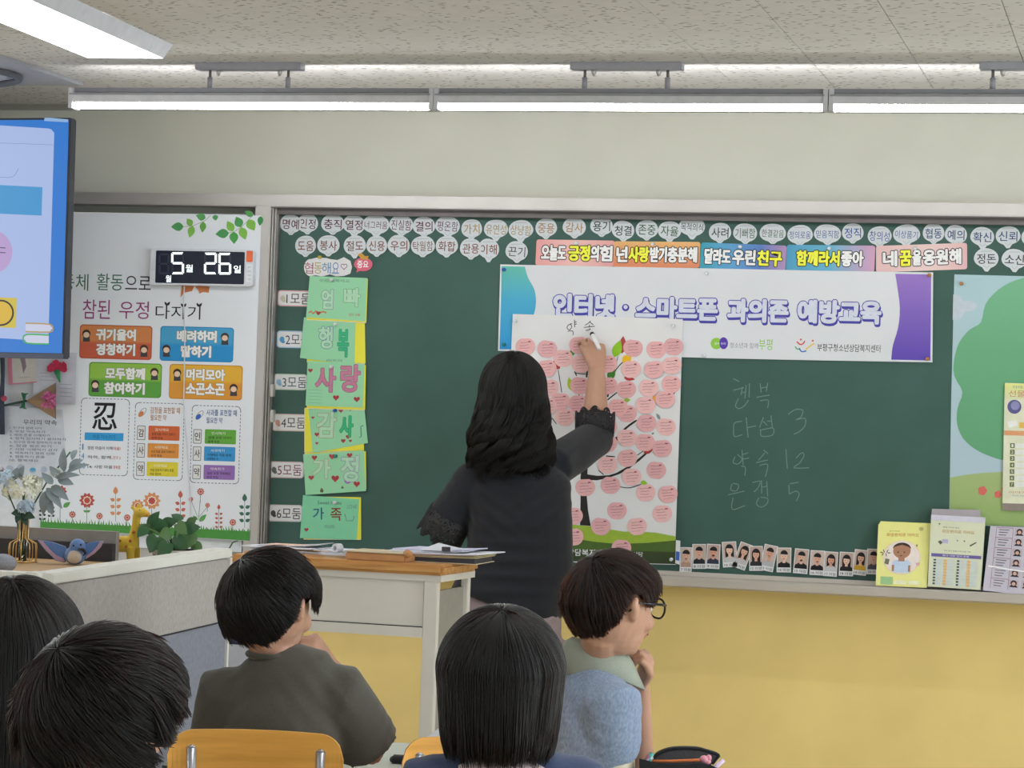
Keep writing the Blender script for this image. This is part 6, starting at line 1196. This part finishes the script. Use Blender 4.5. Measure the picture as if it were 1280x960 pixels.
za = ZD-.205
MB().box((-Wd+.036, .006, za+.03), (-.040, .02, ZD-.048), T).build('front_panel', DC, dk); MB().box((-Wd+.036, .0, za), (-.038, .02, za+.028), T).build('lower_rail', DC, dk)
MB().box((-Wd+.04, .004, za+.028), (-.042, .012, za+.031), T).build('panel_gap', mat('gap_dark', '#3a3836', .8, k=1), dk)
for x0, x1 in ((-.038, 0), (-Wd, -Wd+.038)):
    MB().box((x0, 0, 0), (x1, .03, ZD-.048), T, bev=.002).build('leg', DC, dk); MB().box((x1-.02 if x0 > -.1 else x0, dp_-.03, 0), (x1 if x0 > -.1 else x0+.02, dp_, ZD-.048), T, bev=.002).build('leg', DC, dk)
    xi = x1-.02 if x0 > -.1 else x0+.012; MB().box((xi, .03, .1), (xi+.008, dp_-.03, ZD-.075), T).build('side_panel', mat('desk_side', '#8f8b82', .6, k=1.15), dk)
MB().box((-Wd+.03, dp_-.012, .3), (-.03, dp_-.004, ZD-.05), T).build('back_panel', DC, dk) if False else None
def on_desk(u, v, z=0): return T @ Vector((-Wd*(1-u), dp_*v, ZD+z))
def pile(name, label, cat, u, v, w_, l_, sheets, parent_group=None):
    c = on_desk(u, v); e = empty(name, c, label, cat, parent_group); z = 0
    for k, (nm, t_, m, rot_, dx, dy, sx, curl) in enumerate(sheets):
        Rm = T.to_3x3() @ Matrix.Rotation(rad(rot_), 3, 'Z'); V = []; Fc = []; nx = 6; W2, L2 = w_*sx/2, l_*sx/2
        for lay in (0, 1):
            for i in range(nx+1):
                x = -W2+2*W2*i/nx; zz = z+(t_ if lay else 0)+curl*((i/nx)**3)
                for yy in (-L2, L2): V.append(c+Rm @ Vector((x+dx, yy+dy, 0))+Vector((0, 0, zz)))
        n_ = (nx+1)*2
        for i in range(nx): a = i*2; Fc += [(a, a+2, a+3, a+1), (n_+a, n_+a+1, n_+a+3, n_+a+2), (a, n_+a, n_+a+2, a+2), (a+1, a+3, n_+a+3, n_+a+1)]
        Fc += [(0, 1, n_+1, n_), (n_-2, 2*n_-2, 2*n_-1, n_-1)]
        mk(nm, V, Fc, m, e); z += t_+.0008
    return e, z
PPW, PPG, PPK2, FOLD_, BIND, BKB = mat('sheet_white', '#c4c6ce', .8), mat('sheet_grey', '#a8a8ac', .8), mat('sheet_peach', '#ccac9c', .8), mat('folder_tan', '#b48c62', .7, noise=.08), mat('binder_cream', '#bcae94', .6), mat('binder_dark', '#45424a', .6, k=1)
pile('paper_stack', 'loose pile of white, grey and peach sheets at the left of the teacher desk', 'paper', .2, .5, .21, .15, [('sheet', .006, FOLD_, 0, .0, 0, 1.15, 0), ('sheet', .003, PPW, 2, .01, 0, 1.1, 0), ('sheet', .003, PPG, -4, .0, 0, 1.1, 0), ('sheet', .003, FOLD_, 3, .03, .0, 1.0, 0), ('sheet', .003, PPW, -6, -.02, 0, 1.05, .001), ('sheet', .002, PPG, 6, -.0, .01, .9, .010), ('sheet', .002, PPK2, 4, -.01, .0, .6, .0)])
pile('paper_stack', 'flat spread of white worksheets in the middle of the teacher desk', 'paper', .47, .5, .19, .16, [('sheet', .006, BIND, 0, .0, 0, 1.05, 0), ('sheet', .003, PPW, -3, .01, 0, 1.1, 0), ('sheet', .003, PPW, 4, -.01, 0, 1.0, 0), ('sheet', .002, PPG, -2, .02, 0, .9, .002), ('sheet', .002, PPW, 5, 0, .01, .9, .003)])
tc_ = on_desk(.455, .3, .026); ta = T.to_3x3() @ Vector((.5, 1, 0)).normalized(); e = empty('tape_roll', tc_-Vector((0, 0, .0)), 'small roll of white tape standing on the papers of the teacher desk', 'tape')
V = []; Fc = []; sd = ta.cross(Vector((0, 0, 1)))
for i in range(24):
    t = 2*pi*i/24; o = sd*cos(t)+Vector((0, 0, 1))*sin(t); V += [tc_+o*.014-ta*.01, tc_+o*.014+ta*.01, tc_+o*.007+ta*.01, tc_+o*.007-ta*.01]
for i in range(24):
    for j in range(4): Fc.append((i*4+j, i*4+(j+1) % 4, ((i+1) % 24)*4+(j+1) % 4, ((i+1) % 24)*4+j))
MB().add(V, Fc).build('roll', mat('tape_white', '#b8bac0', .4), e)
cb = on_desk(.70, .3); e = empty('wooden_box', cb, 'flat tan cardboard box with a round knob on the front of the teacher desk', 'box')
TB = T.copy(); TB.translation = cb; CRD = mat('cardboard', '#b08054', .7, noise=.08, k=1.15)
MB().box((-.095, -.08, .0), (.085, .09, .022), TB, bev=.003).build('body', CRD, e); MB().box((-.1, -.08, .0232), (.08, .07, .026), TB).build('lid_sheet', BIND, e); MB().tube([TB @ Vector((.085, -.07, .025)), TB @ Vector((.10, -.085, .025))], [.012, .009], 12).build('knob', CRD, e, True)
e, z = pile('binder_stack', 'stack of binders and curling white sheets overhanging the right end of the teacher desk', 'binder', .93, .62, .24, .2, [('cover', .002, BIND, 3, -.0, 0, 1.0, .0), ('pages', .011, BKB, 3, 0, 0, .95, 0), ('cover', .002, BIND, 2, .0, 0, 1.0, .002), ('folder', .002, mat('folder_yellow', '#c8be8a', .7), -1, .0, 0, 1.0, .003), ('folder', .003, mat('folder_mauve', '#a89298', .7), 2, -.01, 0, 1.05, .004), ('sheet', .003, PPW, -3, .01, 0, 1.1, .004), ('sheet', .002, PPW, 5, -.03, 0, .95, .006), ('sheet', .003, mat('sheet_lilac', '#b4b4c8', .8), -6, -.02, .01, .9, .006)])
MB().add([on_desk(.86, .3, .034), on_desk(1.02, .3, .034), on_desk(1.0, .8, .034), on_desk(.9, .6, .052)], [(0, 1, 3), (1, 2, 3), (0, 3, 2)]).build('curled_sheet', PPW, e)
MB().box((.0, -.006, .03), (.022, .006, .042), Matrix.Translation(on_desk(.97, .3, .004)) @ T.to_3x3().to_4x4()).build('clip', BKB, e)

# ================= pupils' chairs and desks =================
PLY = mat('orange_plywood', '#c08a3c', .35, noise=.12, scale=4, stretch=(1, 1, 9), k=1.45, col2='#c8954a', spec=.5); STL = mat('chair_steel', '#9a9ca4', .3, .7, k=1.2); RUB = mat('rubber', '#2a2a2c', .8, k=1)
def chair(pos, yaw, label, top=.785, w_=.33):
    x = Vector((cos(-yaw+YAW), sin(-yaw+YAW), 0)); f = Vector((-x.y, x.x, 0)); e = empty('school_chair', (pos.x, pos.y, 0), label, 'chair', 'orange plywood school chairs')
    Tm = Matrix((x, f, Vector((0, 0, 1)))).transposed().to_4x4(); Tm.translation = Vector((pos.x, pos.y, 0)); V = []; Fc = []; n = 40; r = .045; h = .19
    outl = []   # rounded panel outline columns
    for i in range(n+1):
        u = -1+2*i/n; xx = u*w_/2; ed = max(0, (abs(xx)-(w_/2-r))/r); dz = r*(1-math.sqrt(max(0, 1-ed*ed)))
        yb_ = -.012+.02*u*u*-1
        for z_, o in ((top-dz-.004*u*u, 0), (top-h+dz, .02)):
            for yy in (-.006, .006): V.append(Tm @ Vector((xx, yb_+yy+o, z_)))
    for i in range(n):
        a = i*4; b_ = a+4; Fc += [(a, a+2, b_+2, b_), (a+1, b_+1, b_+3, a+3), (a, b_, b_+1, a+1), (a+2, a+3, b_+3, b_+2)]
    Fc += [(0, 1, 3, 2), (4*n, 4*n+2, 4*n+3, 4*n+1)]
    mk('backrest', V, Fc, PLY, e)
    MB().box((-w_/2, .02, .415), (w_/2, .36, .43), Tm, bev=.006).build('seat', PLY, e)
    for sgn in (-1, 1):
        X = sgn*w_*.37; P2 = lambda *a: [Tm @ Vector(q) for q in a]
        MB().tube(P2((X, -.03, .01), (X, -.02, .2), (X, .01, .42), (X, -.002, .6), (X, -.022, top-.035)), .0105, 10).tube(P2((X, -.022, top-.036), (X, -.022, top-.03)), [.0105, .004], 10).build('back_leg', STL, e, True)
        MB().tube(P2((X, .35, .01), (X, .33, .2), (X, .31, .41), (X, .1, .41)), .0105, 10).build('front_leg', STL, e, True)
        MB().tube(P2((X, -.02, .22), (X, .335, .22)), .008, 8).build('stretcher', STL, e, True)
        for yy in (-.03, .35): MB().tube(P2((X, yy, 0), (X, yy, .025)), .014, 10).build('foot_cap', RUB, e, True)
    return e
def desk(cx, cy, yaw, w_, d_, z_, label):
    x = Vector((cos(-yaw+YAW), sin(-yaw+YAW), 0)); f = Vector((-x.y, x.x, 0)); e = empty('pupil_desk', (cx, cy, 0), label, 'desk', 'white-topped pupil desks')
    Tm = Matrix((x, f, Vector((0, 0, 1)))).transposed().to_4x4(); Tm.translation = Vector((cx, cy, 0))
    MB().box((-w_/2, -d_/2, z_-.02), (w_/2, d_/2, z_), Tm, bev=.005).build('top', mat('desk_white', '#b9beb6', .35, noise=.02, k=1.3), e)
    MB().box((-w_/2-.001, -d_/2-.001, z_-.016), (w_/2+.001, d_/2+.001, z_-.006), Tm).build('edge_band', mat('edge_dark', '#4a4a4c', .6, k=1), e)
    MB().box((-w_/2+.05, -d_/2+.03, z_-.13), (w_/2-.05, d_/2-.06, z_-.022), Tm).build('drawer_box', mat('desk_grey', '#8c8e92', .6), e)
    for sx in (-1, 1):
        for sy in (-1, 1): MB().tube([Tm @ Vector((sx*(w_/2-.04), sy*(d_/2-.05), 0)), Tm @ Vector((sx*(w_/2-.04), sy*(d_/2-.05), z_-.02))], .013, 10).build('leg', STL, e, True)
    return Tm
pc_ = Q(322, 930, 4.83); chair(pc_, 0, 'orange plywood chair under the boy in the olive T-shirt', top=1.38-(916-523)/(F/4.83), w_=.335)
pc_ = Q(584, 930, 4.98); chair(pc_, rad(-8), 'empty orange plywood chair showing beside the black bob of the middle pupil', top=1.38-(923-531)/(F/4.98), w_=.262)
for q, dd, yw, lb in (((628, 930), 3.86, 0, 'orange plywood chair under the bobbed pupil in front'), ((125, 930), 2.84, 0, 'orange plywood chair under the tousled boy nearest the camera'), ((20, 930), 3.74, 0, 'orange plywood chair under the girl with long hair')):
    chair(Q(*q, dd), yw, lb)
pc_ = Vector((mid.x, mid.y, 0)) if False else None
chair(hipE-hxE*.13, rad(68), 'orange plywood chair under the boy with glasses')
ZT = .66; fe = H(480, 926.5, ZT); cxy = fe-HW*.24; cxy = cxy+RW*-.15
Tm = desk(cxy.x, cxy.y, 0, .56, .46, ZT, 'white-topped desk before the boy in the olive T-shirt')
mk_ = H(505, 951, ZT+.008); m2_ = H(489, 949, ZT+.008); e = empty('marker', mk_.lerp(m2_, .5), 'short black marker lying on the white desk beside the chair', 'pen'); MB().tube([m2_, m2_.lerp(mk_, .15), m2_.lerp(mk_, .2), mk_+RW*.06], [.006, .008, .011, .011], 10).build('barrel', PBK, e, True)
b0 = H(537, 931, ZT+.001); e = empty('open_notebook', b0, 'white printed notebook leaning up at the far right of the desk', 'notebook'); MB().prism([H(528, 931, ZT+.001), b0+RW*.02, b0+RW*.02+Vector((0, 0, .038)), H(532, 931, ZT+.001)+Vector((0, 0, .014))], HW*.01).build('cover', PPW, e); 
f2 = Q(905, 985, 5.12); Tm2 = desk(f2.x, f2.y, rad(4), .5, .42, .655, 'white-topped desk at the lower right under the pencil case')
# pencil case
d_ = 5.1; q_ = lambda px, py, o=0: Q(px, py, d_+o); pb = Q(850, 975, d_); e = empty('pencil_case', (pb.x, pb.y, .655), 'open black pencil case with an orange zip on the desk at the lower right', 'pencil case')
BKF = mat('case_black', '#242426', .85, noise=.1, bump=.3, bscale=400, k=1); BKG = mat('case_grey', '#48474a', .8, noise=.15, bump=.3, bscale=300, k=1)
mb = MB(); top_ = [(799,948),(815,952),(835,955),(855,956),(875,954),(888,956),(897,960),(905,966)]; 
V = [q_(x, y, -.05) for x, y in top_]+[q_(x, 985, -.05) for x, y in top_]+[q_(x, y, -.03) for x, y in top_]+[q_(x, 985, .05) for x, y in top_]; n_ = len(top_)
Fc = []
for i in range(n_-1): Fc += [(i, i+1, n_+i+1, n_+i), (2*n_+i, 3*n_+i, 3*n_+i+1, 2*n_+i+1), (i, 2*n_+i, 2*n_+i+1, i+1)]
Fc += [(0, n_, 3*n_, 2*n_), (n_-1, 3*n_-1, 4*n_-1, 2*n_-1)]
mb.add(V, Fc).build('front_pouch', BKF, e)
fl2 = spline([(817,950),(822,943),(835,937.5),(850,935.5),(872,936),(884,939),(898,943.5),(896,948),(890,955),(880,960),(830,960)], 3)
MB().prism([q_(x, y, .05) for x, y in fl2], D*.035).build('back_flap', BKG, e); MB().tube([q_(x, y, .05) for x, y in fl2[:25]], .003, 6).build('flap_piping', BKF, e, True)
MB().tube([q_(815, 951.5, .02), q_(840, 951.5, .02), q_(865, 950.5, .02), q_(880, 949.5, .02)], .0032, 6).build('zip', mat('zip_orange', '#c87040', .6), e, True)
for (x0, y0, x1, y1), c, lb in (((806,952,812,944),'#8a5a6a','mauve pen'),((811,952,815,941),'#4a9a90','teal pen'),((809,950,816,946),'#b0b4c4','white pen'),((890,962,905,950),'#c4b0c8','lilac pen')):
    p_ = empty('pen', q_(x0, y0, 0), '%s sticking out of the black pencil case' % lb, 'pen', 'pens in the pencil case'); MB().tube([q_(x0, y0+14, .0), q_(x0, y0, .0), q_(x1, y1, .0)], [.005, .005, .0045], 8).build('barrel', mat('pen_'+c[1:], c, .4), p_, True)
p_ = empty('pink_eraser', q_(882, 950, -.0), 'small pink rabbit-shaped eraser on the edge of the pencil case', 'eraser'); MB().ball(q_(880, 949, -.0), (.009, .008, .008)).ball(q_(886, 947.5, -.0), (.006, .005, .007)).ball(q_(884, 952, 0), (.008, .006, .006)).build('body', mat('eraser_pink', '#cf8c9a', .6), p_, True)
# printed bag seen between the partition and the boy
d_ = 6.35; q0, q1 = Q(277, 787, d_), Q(296, 806, d_); e = empty('paper_bag', (q0.x, q0.y, 0), 'white paper bag with dark print on the floor between the partition and the boy', 'bag')
MB().box((q0.x, q0.y, 0), (q0.x+.14, q0.y+.10, q0.z), bev=.004).build('bag', PPW, e); MB().box((q0.x+.006, q0.y-.001, q0.z-.035), (q0.x+.134, q0.y, q0.z-.012)).build('printed_band', mat('print_navy', '#3a3c54', .7, k=1), e)
